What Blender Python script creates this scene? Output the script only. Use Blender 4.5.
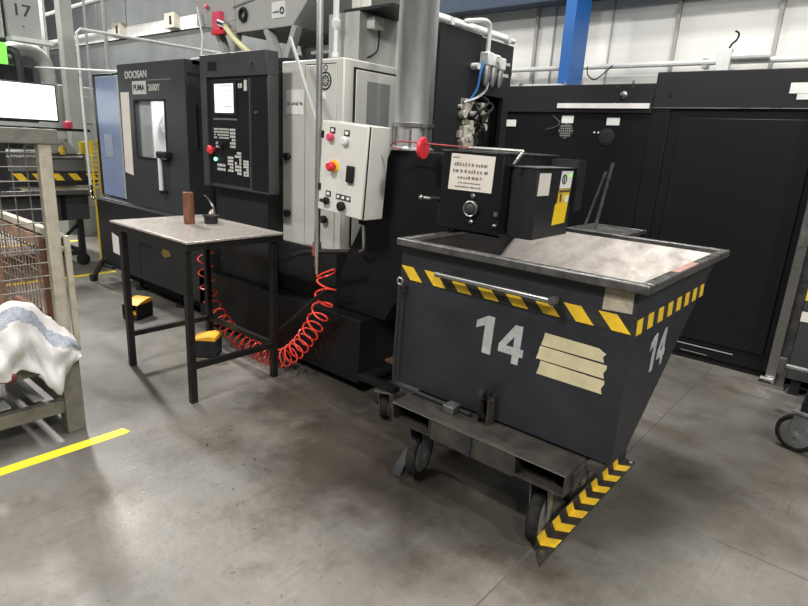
import bpy, bmesh, math, random
from math import pi, sin, cos, radians, sqrt
from mathutils import Vector, Matrix
random.seed(7)
for o in list(bpy.data.objects): bpy.data.objects.remove(o)
scn = bpy.context.scene
COL = scn.collection

# ------------------------------------------------------------------ camera
def make_camera():
    yaw, pit, rol = radians(39.79), radians(15.70), radians(3.195)
    F = Vector((-sin(yaw)*cos(pit), cos(yaw)*cos(pit), -sin(pit)))
    r = Vector((cos(yaw), sin(yaw), 0)); u = r.cross(F)
    R = r*cos(rol) + u*sin(rol); U = -r*sin(rol) + u*cos(rol)
    cd = bpy.data.cameras.new('camera'); co = bpy.data.objects.new('camera', cd)
    COL.objects.link(co)
    m = Matrix.Identity(4)
    for i in range(3):
        m[i][0] = R[i]; m[i][1] = U[i]; m[i][2] = -F[i]
    m[0][3], m[1][3], m[2][3] = 0, 0, 1.6
    co.matrix_world = m
    cd.sensor_fit = 'HORIZONTAL'; cd.sensor_width = 36; cd.lens = 570.7*36/808
    cd.clip_start = .05; cd.clip_end = 200
    scn.camera = co
make_camera()

# ------------------------------------------------------------------ world, lamps, exposure
w = bpy.data.worlds.new('world'); scn.world = w; w.use_nodes = True
bg = w.node_tree.nodes['Background']
bg.inputs[0].default_value = (.93, .97, 1.0, 1); bg.inputs[1].default_value = .06
scn.view_settings.view_transform = 'Standard'; scn.view_settings.look = 'None'
scn.view_settings.gamma = 1; scn.view_settings.use_curve_mapping = False
scn.view_settings.exposure = 0.62
def lamp(x, y, z, power, sx=1.1, sy=.4, col=(1, .97, .92)):
    d = bpy.data.lights.new('hall_and_fill_lamp', 'AREA'); d.shape = 'RECTANGLE'
    d.size = sx; d.size_y = sy; d.energy = power; d.color = col
    o = bpy.data.objects.new('hall_and_fill_lamp', d); o.location = (x, y, z); COL.objects.link(o)
for lx, ly, lz, lp in ((-9.5, 2.8, 6.0, 520), (-2.6, -2.0, 6.0, 300), (4.2, .8, 6.0, 300), (3.6, -3.4, 6.0, 280), (-1.3, 3.4, 6.0, 170),
                       (-15.5, 3.5, 6.0, 380), (-9.0, -2.6, 6.0, 200), (-4.8, 5.5, 5.6, 45), (-1.2, 5.5, 5.6, 45), (2.4, 5.5, 5.6, 45)):  # last three are fill lamps added to brighten the back wall
    lamp(lx, ly, lz, lp)

# ------------------------------------------------------------------ materials
MATS = {}
def mat(name, c, c2=None, scale=8, rough=.5, metal=0, bump=0, bscale=None, emit=0, stretch=None, detail=5, lo=.35, hi=.65, rvar=0, alpha=None, trans=0, spec=None):
    if name in MATS: return MATS[name]
    m = bpy.data.materials.new(name); m.use_nodes = True; MATS[name] = m
    nt = m.node_tree; b = nt.nodes['Principled BSDF']
    b.inputs['Base Color'].default_value = (*c, 1); b.inputs['Roughness'].default_value = rough
    b.inputs['Metallic'].default_value = metal
    if spec is not None: b.inputs['Specular IOR Level'].default_value = spec
    tc = nt.nodes.new('ShaderNodeTexCoord'); mp = nt.nodes.new('ShaderNodeMapping')
    nt.links.new(tc.outputs['Object'], mp.inputs['Vector'])
    if stretch: mp.inputs['Scale'].default_value = stretch
    if c2 is None: c2 = tuple(x*.82 for x in c)
    n = nt.nodes.new('ShaderNodeTexNoise'); n.inputs['Scale'].default_value = scale; n.inputs['Detail'].default_value = detail
    n.inputs['Roughness'].default_value = .62
    nt.links.new(mp.outputs['Vector'], n.inputs['Vector'])
    cr = nt.nodes.new('ShaderNodeValToRGB')
    cr.color_ramp.elements[0].position = lo; cr.color_ramp.elements[1].position = hi
    cr.color_ramp.elements[0].color = (*c, 1); cr.color_ramp.elements[1].color = (*c2, 1)
    nt.links.new(n.outputs['Fac'], cr.inputs['Fac']); nt.links.new(cr.outputs['Color'], b.inputs['Base Color'])
    if rvar:
        mr = nt.nodes.new('ShaderNodeMapRange'); mr.inputs['To Min'].default_value = max(.05, rough-rvar); mr.inputs['To Max'].default_value = min(1, rough+rvar)
        mr.inputs['From Min'].default_value = .3; mr.inputs['From Max'].default_value = .7
        nt.links.new(n.outputs['Fac'], mr.inputs['Value']); nt.links.new(mr.outputs['Result'], b.inputs['Roughness'])
    if bump:
        n2 = nt.nodes.new('ShaderNodeTexNoise'); n2.inputs['Scale'].default_value = bscale or scale*4; n2.inputs['Detail'].default_value = 4
        nt.links.new(mp.outputs['Vector'], n2.inputs['Vector'])
        bp = nt.nodes.new('ShaderNodeBump'); bp.inputs['Strength'].default_value = bump; bp.inputs['Distance'].default_value = .01
        nt.links.new(n2.outputs['Fac'], bp.inputs['Height']); nt.links.new(bp.outputs['Normal'], b.inputs['Normal'])
    if emit:
        b.inputs['Emission Color'].default_value = (*c, 1); b.inputs['Emission Strength'].default_value = emit
    if trans: b.inputs['Transmission Weight'].default_value = trans
    if alpha is not None: b.inputs['Alpha'].default_value = alpha
    return m

def floor_material():
    m = bpy.data.materials.new('worn_concrete'); m.use_nodes = True
    nt = m.node_tree; b = nt.nodes['Principled BSDF']; N = nt.nodes.new; L = nt.links.new
    tc = N('ShaderNodeTexCoord')
    def noise(scale, detail=6, rough=.6, stretch=(1, 1, 1), rot=0, loc=(0, 0, 0)):
        mp = N('ShaderNodeMapping'); mp.inputs['Scale'].default_value = stretch; mp.inputs['Rotation'].default_value = (0, 0, rot); mp.inputs['Location'].default_value = loc
        L(tc.outputs['Object'], mp.inputs['Vector'])
        n = N('ShaderNodeTexNoise'); n.inputs['Scale'].default_value = scale; n.inputs['Detail'].default_value = detail; n.inputs['Roughness'].default_value = rough
        L(mp.outputs['Vector'], n.inputs['Vector']); return n.outputs['Fac']
    def ramp(fac, stops):
        r = N('ShaderNodeValToRGB'); e = r.color_ramp.elements
        e[0].position, e[0].color = stops[0][0], (*stops[0][1], 1); e[1].position, e[1].color = stops[-1][0], (*stops[-1][1], 1)
        for p, c in stops[1:-1]:
            k = e.new(p); k.color = (*c, 1)
        L(fac, r.inputs['Fac']); return r.outputs['Color']
    def mix(mode, fac, a, c):
        x = N('ShaderNodeMix'); x.data_type = 'RGBA'; x.blend_type = mode
        if isinstance(fac, float): x.inputs['Factor'].default_value = fac
        else: L(fac, x.inputs['Factor'])
        L(a, x.inputs[6]); L(c, x.inputs[7]); return x.outputs[2]
    big = ramp(noise(.75, 5), [(.30, (.068, .063, .056)), (.5, (.134, .128, .118)), (.70, (.21, .203, .19))])
    warm = ramp(noise(1.5, 4, loc=(3, 7, 0)), [(.4, (1, 1, 1)), (.7, (1.0, .93, .82))])
    c = mix('MULTIPLY', .8, big, warm)
    fine = ramp(noise(26, 6, .7), [(.3, (.72, .72, .72)), (.6, (1, 1, 1))])
    c = mix('MULTIPLY', .6, c, fine)
    stain = ramp(noise(2.3, 7, .68, loc=(11, 2, 0)), [(.52, (1, 1, 1)), (.66, (.50, .45, .39))])
    c = mix('MULTIPLY', .75, c, stain)
    s1 = ramp(noise(3.2, 3, .5, (22, .8, 1), .5), [(.62, (1, 1, 1)), (.74, (.55, .53, .5))])
    s2 = ramp(noise(3.0, 3, .5, (24, .9, 1), -.9, (5, 1, 0)), [(.64, (1, 1, 1)), (.76, (1.45, 1.42, 1.38))])
    c = mix('MULTIPLY', .5, c, s1); c = mix('MULTIPLY', .6, c, s2)
    spk = ramp(noise(60, 2, .5), [(.68, (1, 1, 1)), (.73, (.35, .33, .3))])
    c = mix('MULTIPLY', .8, c, spk)
    def blot(x, y, rad, colr, src):
        d = N('ShaderNodeVectorMath'); d.operation = 'DISTANCE'; L(tc.outputs['Object'], d.inputs[0]); d.inputs[1].default_value = (x, y, 0)
        a = N('ShaderNodeMath'); a.operation = 'MULTIPLY_ADD'; L(noise(4.5, 5, .65, loc=(x, y, 0)), a.inputs[0]); a.inputs[1].default_value = -rad*1.3; L(d.outputs['Value'], a.inputs[2])
        g = ramp(a.outputs[0], [(0.0, colr), (max(.02, rad*.6), (1, 1, 1))])
        return mix('MULTIPLY', .85, src, g)
    for q in ((-1.85, 2.0, .55, (.30, .24, .19)), (-2.6, 2.35, .5, (.30, .27, .24)), (-.5, 2.75, .40, (.55, .52, .48)), (-1.2, 1.95, .5, (.45, .42, .38)), (-.45, 3.4, .5, (.62, .60, .56))):
        c = blot(*q, c)
    L(c, b.inputs['Base Color'])
    rr = N('ShaderNodeMapRange'); rr.inputs['From Min'].default_value = .3; rr.inputs['From Max'].default_value = .7
    rr.inputs['To Min'].default_value = .34; rr.inputs['To Max'].default_value = .62
    L(noise(1.7, 6, .6, loc=(1, 9, 0)), rr.inputs['Value']); L(rr.outputs['Result'], b.inputs['Roughness'])
    bp = N('ShaderNodeBump'); bp.inputs['Strength'].default_value = .12; bp.inputs['Distance'].default_value = .01
    L(noise(40, 5), bp.inputs['Height']); L(bp.outputs['Normal'], b.inputs['Normal'])
    return m

def wall_material():
    m = bpy.data.materials.new('ribbed_cladding'); m.use_nodes = True
    nt = m.node_tree; b = nt.nodes['Principled BSDF']; N = nt.nodes.new; L = nt.links.new
    b.inputs['Base Color'].default_value = (.66, .66, .62, 1); b.inputs['Roughness'].default_value = .55
    tc = N('ShaderNodeTexCoord'); n = N('ShaderNodeTexNoise'); n.inputs['Scale'].default_value = 1.3; n.inputs['Detail'].default_value = 5
    L(tc.outputs['Object'], n.inputs['Vector'])
    r = N('ShaderNodeValToRGB'); r.color_ramp.elements[0].position = .3; r.color_ramp.elements[0].color = (.70, .70, .665, 1)
    r.color_ramp.elements[1].position = .7; r.color_ramp.elements[1].color = (.79, .79, .755, 1)
    L(n.outputs['Fac'], r.inputs['Fac']); L(r.outputs['Color'], b.inputs['Base Color'])
    wv = N('ShaderNodeTexWave'); wv.bands_direction = 'Z'; wv.inputs['Scale'].default_value = 3.2; L(tc.outputs['Object'], wv.inputs['Vector'])
    bp = N('ShaderNodeBump'); bp.inputs['Strength'].default_value = .08; bp.inputs['Distance'].default_value = .01
    L(wv.outputs['Fac'], bp.inputs['Height']); L(bp.outputs['Normal'], b.inputs['Normal'])
    return m

M = lambda k: MATS[k]
mat('machine_black', (.0075, .008, .009), (.0085, .009, .010), 6, .42, spec=.22)
mat('machine_dark', (.016, .017, .019), (.0185, .0195, .0215), 5, .44, spec=.28)
mat('machine_graphite', (.034, .036, .039), (.042, .044, .047), 5, .45, spec=.4)
mat('matte_black', (.007, .007, .008), (.012, .012, .012), 20, .7, spec=.3)
mat('rubber', (.010, .010, .010), (.022, .020, .018), 30, .8, bump=.2, spec=.2)
mat('zinc', (.27, .275, .275), (.17, .175, .175), 14, .35, .5)
mat('beige_paint', (.46, .465, .43), (.50, .505, .47), 3, .42)
mat('box_paint', (.60, .60, .555), (.64, .64, .60), 3, .4)
mat('grey_paint', (.33, .335, .325), (.37, .375, .36), 3, .45)
mat('grey_dark_paint', (.17, .175, .175), (.20, .205, .20), 3, .5)
mat('steel', (.50, .50, .49), (.36, .36, .35), 14, .33, 1, rvar=.1)
mat('galvanised', (.74, .75, .75), (.60, .61, .61), 5, .36, 1, rvar=.1, stretch=(1, 1, .25))
mat('chrome', (.75, .75, .74), None, 9, .15, 1)
mat('white_pipe', (.72, .73, .72), (.62, .63, .62), 6, .4)
mat('skip_paint', (.015, .017, .021), (.021, .0235, .028), 4, .46, bump=.05, bscale=20, rvar=.12, spec=.4)
mat('skip_frame', (.045, .042, .038), (.10, .088, .075), 9, .5, .5, bump=.15, bscale=40, lo=.4, hi=.75)
mat('skip_rim', (.085, .085, .085), (.16, .155, .15), 18, .38, .6, rvar=.15)
mat('skip_inside', (.33, .30, .275), (.19, .17, .155), 11, .5, .1, bump=.3, bscale=24, lo=.40, hi=.72, rvar=.12, detail=8)
mat('table_top', (.66, .62, .57), (.26, .24, .22), 9, .34, .5, bump=.12, bscale=40, detail=9, lo=.3, hi=.75, rvar=.15)
mat('black_steel', (.009, .009, .0095), (.017, .016, .015), 12, .45, .1, spec=.35)
mat('hazard_yellow', (.80, .53, .02), (.66, .42, .03), 18, .5)
mat('bright_yellow', (.85, .60, .01), (.78, .53, .02), 10, .5)
mat('floor_yellow', (.83, .66, .03), (.60, .47, .06), 12, .55, lo=.5, hi=.8)
mat('hazard_black', (.012, .012, .012), (.03, .028, .025), 20, .55)
mat('paint_white', (.40, .41, .41), (.20, .205, .21), 22, .6, lo=.42, hi=.85)
mat('paper', (.70, .66, .60), (.64, .60, .54), 8, .7)
mat('paper_white', (.80, .80, .78), None, 8, .7)
mat('paper_dirty', (.42, .38, .29), (.27, .24, .18), 22, .7)
mat('tape_cream', (.56, .50, .31), (.42, .37, .23), 13, .6, lo=.4, hi=.75)
mat('ink', (.05, .05, .055), None, 10, .7)
mat('ink_faint', (.22, .17, .15), None, 10, .7)
mat('red', (.72, .03, .05), (.60, .03, .04), 10, .4)
mat('rod_red', (.30, .03, .03), (.16, .03, .03), 12, .45)
mat('red_hose', (.90, .07, .04), (.80, .06, .035), 10, .35)
mat('pink_red', (.72, .08, .15), None, 10, .45)
mat('blue_steel', (.012, .105, .36), (.015, .12, .40), 4, .42)
mat('dark_blue', (.014, .036, .075), (.018, .042, .085), 4, .5)
mat('lathe_blue', (.17, .23, .40), (.27, .32, .46), 1.5, .25)
mat('rust', (.20, .085, .045), (.11, .055, .035), 16, .6, .3, bump=.2)
mat('rust_light', (.30, .19, .13), (.17, .10, .07), 14, .8, bump=.3)
mat('copper_rust', (.26, .105, .06), (.15, .07, .045), 14, .5, .4)
mat('cream_post', (.42, .39, .31), (.28, .25, .19), 14, .65, bump=.2, lo=.45, hi=.75)
mat('weathered_steel', (.13, .13, .115), (.21, .20, .17), 11, .6, .3, bump=.2)
mat('wire_grey', (.20, .19, .17), (.11, .095, .08), 20, .5, .3)
mat('cloth', (.66, .65, .635), (.58, .57, .555), 14, .9, bump=.25, bscale=120)
mat('cloth_stripe', (.24, .28, .34), (.40, .42, .46), 60, .9, bump=.25, bscale=120)
mat('dark_red', (.16, .02, .03), None, 10, .6)
mat('screen_white', (.88, .97, 1.0), (.80, .92, .97), 3, .3, emit=.72)
mat('screen_cnc', (.80, .84, .95), (.72, .76, .9), 6, .3, emit=.55)
mat('green_lamp', (.16, .75, .07), None, 4, .4, emit=.8)
mat('green_led', (.2, 1, .6), None, 4, .4, emit=2.5)
mat('panel_pale', (.34, .39, .48), None, 4, .4)
mat('scuff', (.42, .19, .15), (.25, .18, .16), 30, .6)
mat('glass', (.9, .95, .95), (.9, .95, .95), 4, .03, alpha=.18)
mat('key_white', (.55, .55, .52), None, 10, .5)
mat('key_grey', (.20, .20, .19), None, 10, .5)
mat('brass', (.55, .38, .12), None, 10, .35, .9)
mat('valve_cream', (.52, .50, .42), (.40, .38, .32), 20, .5)
mat('blue_tube', (.03, .16, .42), None, 10, .4)
mat('yellow_hose', (.62, .60, .30), None, 10, .5)
mat('floor_crack', (.045, .042, .038), (.085, .08, .072), 6, .8, detail=8)
mat('orange', (.80, .42, .02), (.74, .36, .03), 10, .5)
mat('hall_grey', (.20, .215, .22), (.15, .165, .17), 1.2, .6)
mat('pale_green_grey', (.36, .38, .35), (.42, .44, .41), 3, .55)

# ------------------------------------------------------------------ shapes: (verts, faces) in world metres
def box(x0, x1, y0, y1, z0, z1):
    v = [(x, y, z) for x in (x0, x1) for y in (y0, y1) for z in (z0, z1)]
    return v, [(0, 1, 3, 2), (4, 6, 7, 5), (0, 4, 5, 1), (2, 3, 7, 6), (0, 2, 6, 4), (1, 5, 7, 3)]
def frame_of(d):
    d = Vector(d).normalized(); a = Vector((0, 0, 1)) if abs(d.z) < .9 else Vector((1, 0, 0))
    x = d.cross(a).normalized(); return x, d.cross(x)
def cyl(p, q, r, n=16, r2=None):
    p, q = Vector(p), Vector(q); x, y = frame_of(q-p); r2 = r if r2 is None else r2
    v = [tuple(p + (x*cos(2*pi*i/n) + y*sin(2*pi*i/n))*r) for i in range(n)] + [tuple(q + (x*cos(2*pi*i/n) + y*sin(2*pi*i/n))*r2) for i in range(n)]
    f = [(i, (i+1) % n, n+(i+1) % n, n+i) for i in range(n)] + [tuple(range(n)), tuple(range(n, 2*n))]
    return v, f
def lathe(p, d, prof, n=20):          # prof: (radius, distance along d)
    p = Vector(p); d = Vector(d).normalized(); x, y = frame_of(d); v = []; f = []
    for r, t in prof:
        v += [tuple(p + d*t + (x*cos(2*pi*i/n) + y*sin(2*pi*i/n))*r) for i in range(n)]
    for k in range(len(prof)-1):
        f += [(k*n+i, k*n+(i+1) % n, (k+1)*n+(i+1) % n, (k+1)*n+i) for i in range(n)]
    f += [tuple(range(n)), tuple(range((len(prof)-1)*n, len(prof)*n))]
    return v, f
def tube(pts, r, n=8, closed=False):
    pts = [Vector(p) for p in pts]; m = len(pts); v = []; f = []; px = None
    for i, p in enumerate(pts):
        a = pts[(i-1) % m] if (closed or i > 0) else p; b = pts[(i+1) % m] if (closed or i < m-1) else p
        d = (b-a).normalized()
        if px is None: x, y = frame_of(d)
        else:
            x = (px - d*px.dot(d)).normalized(); y = d.cross(x)
        px = x
        v += [tuple(p + (x*cos(2*pi*k/n) + y*sin(2*pi*k/n))*r) for k in range(n)]
    for i in range(m if closed else m-1):
        j = (i+1) % m
        f += [(i*n+k, i*n+(k+1) % n, j*n+(k+1) % n, j*n+k) for k in range(n)]
    if not closed: f += [tuple(range(n)), tuple(range((m-1)*n, m*n))]
    return v, f
def torus(c, axis, R, r, n=24, k=8):
    x, y = frame_of(axis); c = Vector(c)
    return tube([c + (x*cos(2*pi*i/n) + y*sin(2*pi*i/n))*R for i in range(n)], r, k, True)
def prism(poly, axis, a, b):          # poly in the two other axes, in xyz order
    def pt(q, t):
        return (t, q[0], q[1]) if axis == 'x' else (q[0], t, q[1]) if axis == 'y' else (q[0], q[1], t)
    n = len(poly); v = [pt(q, a) for q in poly] + [pt(q, b) for q in poly]
    return v, [tuple(range(n)), tuple(range(n, 2*n))] + [(i, (i+1) % n, n+(i+1) % n, n+i) for i in range(n)]
def slab(q, nrm, t):                  # a plate from a planar polygon, thickened along nrm
    nrm = Vector(nrm).normalized()*t; n = len(q); v = [tuple(p) for p in q] + [tuple(Vector(p)+nrm) for p in q]
    return v, [tuple(range(n)), tuple(range(n, 2*n))] + [(i, (i+1) % n, n+(i+1) % n, n+i) for i in range(n)]
def ball(c, r, n=14, sz=1):
    return lathe((c[0], c[1], c[2]-r*sz), (0, 0, 1), [(max(1e-4, r*sin(pi*k/8)), r*sz*(1-cos(pi*k/8))) for k in range(9)], n)
def beam(p, q, wx, wz, up=(0, 0, 1)):
    p, q = Vector(p), Vector(q); d = (q-p).normalized(); s = d.cross(Vector(up)).normalized(); u = s.cross(d)
    v = [tuple(e + s*a*wx/2 + u*b*wz/2) for e in (p, q) for a, b in ((-1, -1), (1, -1), (1, 1), (-1, 1))]
    return v, [(0, 1, 2, 3), (4, 5, 6, 7), (0, 1, 5, 4), (1, 2, 6, 5), (2, 3, 7, 6), (3, 0, 4, 7)]
def rot(shape, c, axis, ang):
    m = Matrix.Translation(c) @ Matrix.Rotation(ang, 4, axis) @ Matrix.Translation(-Vector(c))
    return [tuple(m @ Vector(p)) for p in shape[0]], shape[1]
def moved(shape, d):
    return [(p[0]+d[0], p[1]+d[1], p[2]+d[2]) for p in shape[0]], shape[1]
def smoothpath(pts, k=6):
    pts = [Vector(p) for p in pts]; out = []
    for i in range(len(pts)-1):
        a, b, c, d = pts[max(0, i-1)], pts[i], pts[i+1], pts[min(len(pts)-1, i+2)]
        for j in range(k):
            t = j/k
            out.append(.5*((2*b) + (c-a)*t + (2*a-5*b+4*c-d)*t*t + (3*b-a-3*c+d)*t**3))
    return out + [pts[-1]]

ORG = {}
def meshobj(name, shapes, material, org=(0, 0, 0), bevel=0, smooth=35):
    bm = bmesh.new(); org = Vector(org)
    for v, f in shapes:
        vs = [bm.verts.new(Vector(p)-org) for p in v]
        for q in f:
            try: bm.faces.new([vs[i] for i in q])
            except ValueError: pass
    bmesh.ops.recalc_face_normals(bm, faces=bm.faces)
    me = bpy.data.meshes.new(name); bm.to_mesh(me); bm.free()
    me.materials.append(M(material) if isinstance(material, str) else material)
    me.shade_smooth(); me.set_sharp_from_angle(angle=radians(smooth))
    o = bpy.data.objects.new(name, me); COL.objects.link(o)
    if bevel:
        b = o.modifiers.new('bevel', 'BEVEL'); b.width = bevel; b.segments = 2; b.limit_method = 'ANGLE'; b.angle_limit = radians(40)
    return o
def part(name, material, parent, *shapes, bevel=0, label=None, kind=None, smooth=35):
    org = ORG[parent]
    o = meshobj(name, shapes, material, org, bevel, smooth); o.parent = parent; ORG[o] = org
    if label: o['label'] = label
    if kind: o['kind'] = kind
    return o
def tag(o, label, cat, group=None):
    o['label'] = label; o['category'] = cat
    if group: o['group'] = group
    return o
def thing(name, label, cat, loc, group=None):
    o = bpy.data.objects.new(name, None); o.empty_display_size = .1; COL.objects.link(o); o.location = loc
    ORG[o] = Vector(loc); return tag(o, label, cat, group)
def solid(name, material, label, cat, loc, *shapes, bevel=0, group=None, smooth=35):   # a thing that is one mesh
    o = meshobj(name, shapes, material, loc, bevel, smooth); o.location = loc; ORG[o] = Vector(loc)
    return tag(o, label, cat, group)
def struct(name, material, *shapes, bevel=0):
    o = meshobj(name, shapes, material, (0, 0, 0), bevel); o['kind'] = 'structure'; ORG[o] = Vector((0, 0, 0)); return o
def lettering(name, text, material, parent, origin, xdir, updir, wid, hei, depth=.002, bold=0, shear=0, label=None):
    cu = bpy.data.curves.new('t', 'FONT'); cu.body = text; cu.extrude = .05; cu.offset = bold; cu.shear = shear
    to = bpy.data.objects.new('t', cu); COL.objects.link(to)
    dg = bpy.context.evaluated_depsgraph_get(); me = bpy.data.meshes.new_from_object(to.evaluated_get(dg))
    bpy.data.objects.remove(to); bpy.data.curves.remove(cu)
    xs = [v.co.x for v in me.vertices]; ys = [v.co.y for v in me.vertices]
    x0, x1, y0, y1 = min(xs), max(xs), min(ys), max(ys)
    X = Vector(xdir).normalized(); Uv = Vector(updir).normalized(); Nn = X.cross(Uv)
    org = ORG[parent]; O = Vector(origin)
    for v in me.vertices:
        a = (v.co.x-x0)/(x1-x0)*wid; b = (v.co.y-y0)/(y1-y0)*hei; c = (v.co.z+.05)/.1*depth
        v.co = O + X*a + Uv*b + Nn*c - org
    me.name = name; me.materials.clear(); me.materials.append(M(material))
    o = bpy.data.objects.new(name, me); COL.objects.link(o); o.parent = parent; ORG[o] = org
    if label: o['label'] = label
    return o
def print_lines(origin, xdir, updir, nrm, rows, depth=.001):      # small illegible print: short strokes
    O = Vector(origin); X = Vector(xdir); U = Vector(updir); Nn = Vector(nrm); out = []
    for u, x0, x1, h, gap in rows:
        x = x0
        while x < x1:
            wd = random.uniform(.4, 1.1)*h
            q = [O+X*x+U*u, O+X*min(x+wd, x1)+U*u, O+X*min(x+wd, x1)+U*(u+h*random.uniform(.6, 1)), O+X*x+U*(u+h*random.uniform(.6, 1))]
            out.append(slab(q, Nn, depth)); x += wd + gap*random.uniform(.5, 1.5)
    return out
def dup(root, loc, label=None, rz=0):
    r = root.copy(); COL.objects.link(r); r.location = loc; r.rotation_euler = (0, 0, rz)
    if label: r['label'] = label
    for ch in root.children:
        c = ch.copy(); COL.objects.link(c); c.parent = r
        for g in ch.children:
            d = g.copy(); COL.objects.link(d); d.parent = c
    return r
XP, YP, ZP, YN = (1, 0, 0), (0, 1, 0), (0, 0, 1), (0, -1, 0)

# ================================================================== SETTING
fl = meshobj('floor', [box(-32, 7, -6, 9.0, -.2, 0)], floor_material()); fl['kind'] = 'structure'; ORG[fl] = Vector((0, 0, 0))
part('expansion_joint', 'floor_crack', fl, box(-.842, -.836, -2, 4.9, -.01, .0008))
part('expansion_joint', 'floor_crack', fl, box(-.72, 5, 2.552, 2.557, -.01, .0008))
wb = meshobj('wall_back', [box(-32, 7, 7.7, 7.85, 0, 7.2)], wall_material()); wb['kind'] = 'structure'; ORG[wb] = Vector((0, 0, 0))
def postlist(xs, y, wd, d, z0, z1, m, name):
    for x in xs: part(name, m, wb, box(x-wd/2, x+wd/2, y-d, y, z0, z1))
postlist((-8.2, -6.35, -5.6, -4.28, -2.42, -1.37, .4), 7.70, .04, .05, 0, 7, 'grey_paint', 'cladding_rail')
postlist((-4.02, -3.22), 7.70, .018, .02, 0, 7, 'grey_paint', 'cable_drop')
struct('wall_left', 'hall_grey', box(-26.2, -26, -6, 9, 0, 7.2))
col = struct('trim_1', 'blue_steel', box(-3.49, -3.355, 6.90, 7.30, 0, 7.2))
col['label'] = 'blue steel column against the ribbed wall'
crn = struct('trim_2', 'dark_blue', box(-26, 7, 7.31, 7.60, 3.45, 3.47), box(-26, 7, 7.31, 7.60, 3.85, 3.87), box(-26, 7, 7.44, 7.46, 3.46, 3.86))
crn['label'] = 'dark blue horizontal steel beam behind the column'

# wall conduit with brackets
t = thing('wall_conduit', 'pale conduit pipe running along the ribbed wall above the black machines', 'pipe', (-3, 7.5, 2.66))
part('pipe', 'white_pipe', t, cyl((-9, 7.52, 2.66), (6, 7.52, 2.66), .032, 10))
for x in (-5.8, -4.6, -2.0, -.6): part('bracket', 'grey_paint', t, box(x-.025, x+.025, 7.5, 7.62, 2.60, 2.70))
t = thing('socket_box', 'small white socket box with a bent black cable on the wall conduit', 'socket', (-1.78, 7.45, 2.62))
part('housing', 'white_pipe', t, box(-1.86, -1.72, 7.40, 7.5, 2.55, 2.78), bevel=.008)
part('coupling', 'white_pipe', t, cyl((-1.72, 7.46, 2.70), (-1.35, 7.46, 2.70), .04, 10))
part('cable', 'matte_black', t, tube(smoothpath([(-1.76, 7.42, 2.76), (-1.73, 7.4, 2.82), (-1.69, 7.4, 2.86), (-1.68, 7.4, 2.92), (-1.72, 7.4, 2.95)], 4), .010))
solid('hanging_cable', 'matte_black', 'black cable drooping below the conduit beside the blue column', 'cable', (-3.25, 7.46, 2.5),
      tube(smoothpath([(-3.38, 7.46, 2.66), (-3.36, 7.46, 2.56), (-3.26, 7.46, 2.50), (-3.14, 7.46, 2.58), (-3.05, 7.46, 2.66)], 4), .008))
# white cable tray far left with boxes
t = thing('cable_tray', 'long white cable tray high up in the hall behind the lathe', 'cable tray', (-13, 6, 3.35))
part('tray', 'white_pipe', t, box(-19, -8.6, 6.0, 6.02, 3.36, 3.60), box(-19, -8.6, 6.0, 6.3, 3.36, 3.38))
for x in (-14.5, -13.1): part('hanger', 'steel', t, cyl((x, 6.1, 3.6), (x, 6.1, 7), .012, 6))
for x in (-13.1, -10.9):
    b = thing('junction_box', 'cream junction box on the white cable tray, ' + ('at the foot of a thin hanger rod' if x < -12 else 'well clear of the hanger rods'), 'junction box', (x, 5.9, 3.4), 'junction boxes on the cable tray')
    part('housing', 'valve_cream', b, box(x-.17, x+.17, 5.86, 6.0, 3.40, 3.66), bevel=.01)
    part('socket', 'matte_black', b, box(x+.03, x+.10, 5.85, 5.865, 3.46, 3.60))
solid('roof_pipe', 'grey_paint', 'grey diagonal service pipe under the hall roof', 'pipe', (-14, 5.5, 4.1), cyl((-17.5, 5.5, 3.95), (-9.5, 5.5, 4.05), .05, 8))
solid('hall_grey_panel', 'hall_grey', 'blue grey panel raised to darken the wall behind the cable tray', 'partition', (-13, 7.2, 0), box(-25, -8.6, 7.15, 7.25, 0, 5.2))  # opaque grey panel, made tall to darken the bright wall behind it
for x in (-18.0, -14.2, -10.6):
    solid('hall_column', 'dark_blue', 'dark blue hall column far behind the cable tray', 'column', (x, 7.4, 0), box(x-.12, x+.12, 7.28, 7.30, 0, 7), box(x-.12, x+.12, 7.5, 7.52, 0, 7), box(x-.01, x+.01, 7.3, 7.5, 0, 7), group='far hall columns')

# floor markings
solid('floor_line', 'floor_yellow', 'yellow painted safety line on the concrete in front of the stillage', 'floor line', (-2.94, .6, 0), prism([(-2.975, -.6), (-2.905, -.6), (-2.895, 1.19), (-2.91, 1.215), (-2.965, 1.20)], 'z', 0, .002))

solid('floor_line', 'floor_yellow', 'short yellow floor line beside the bench castor at the lathe end', 'floor line', (-6.62, 2.2, 0), box(-6.66, -6.58, 1.2, 2.75, 0, .002))
solid('floor_line', 'floor_yellow', 'faint yellow floor line beyond the bench legs', 'floor line', (-8.75, 3.0, 0), box(-8.8, -8.7, 1.5, 3.2, 0, .002))

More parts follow.
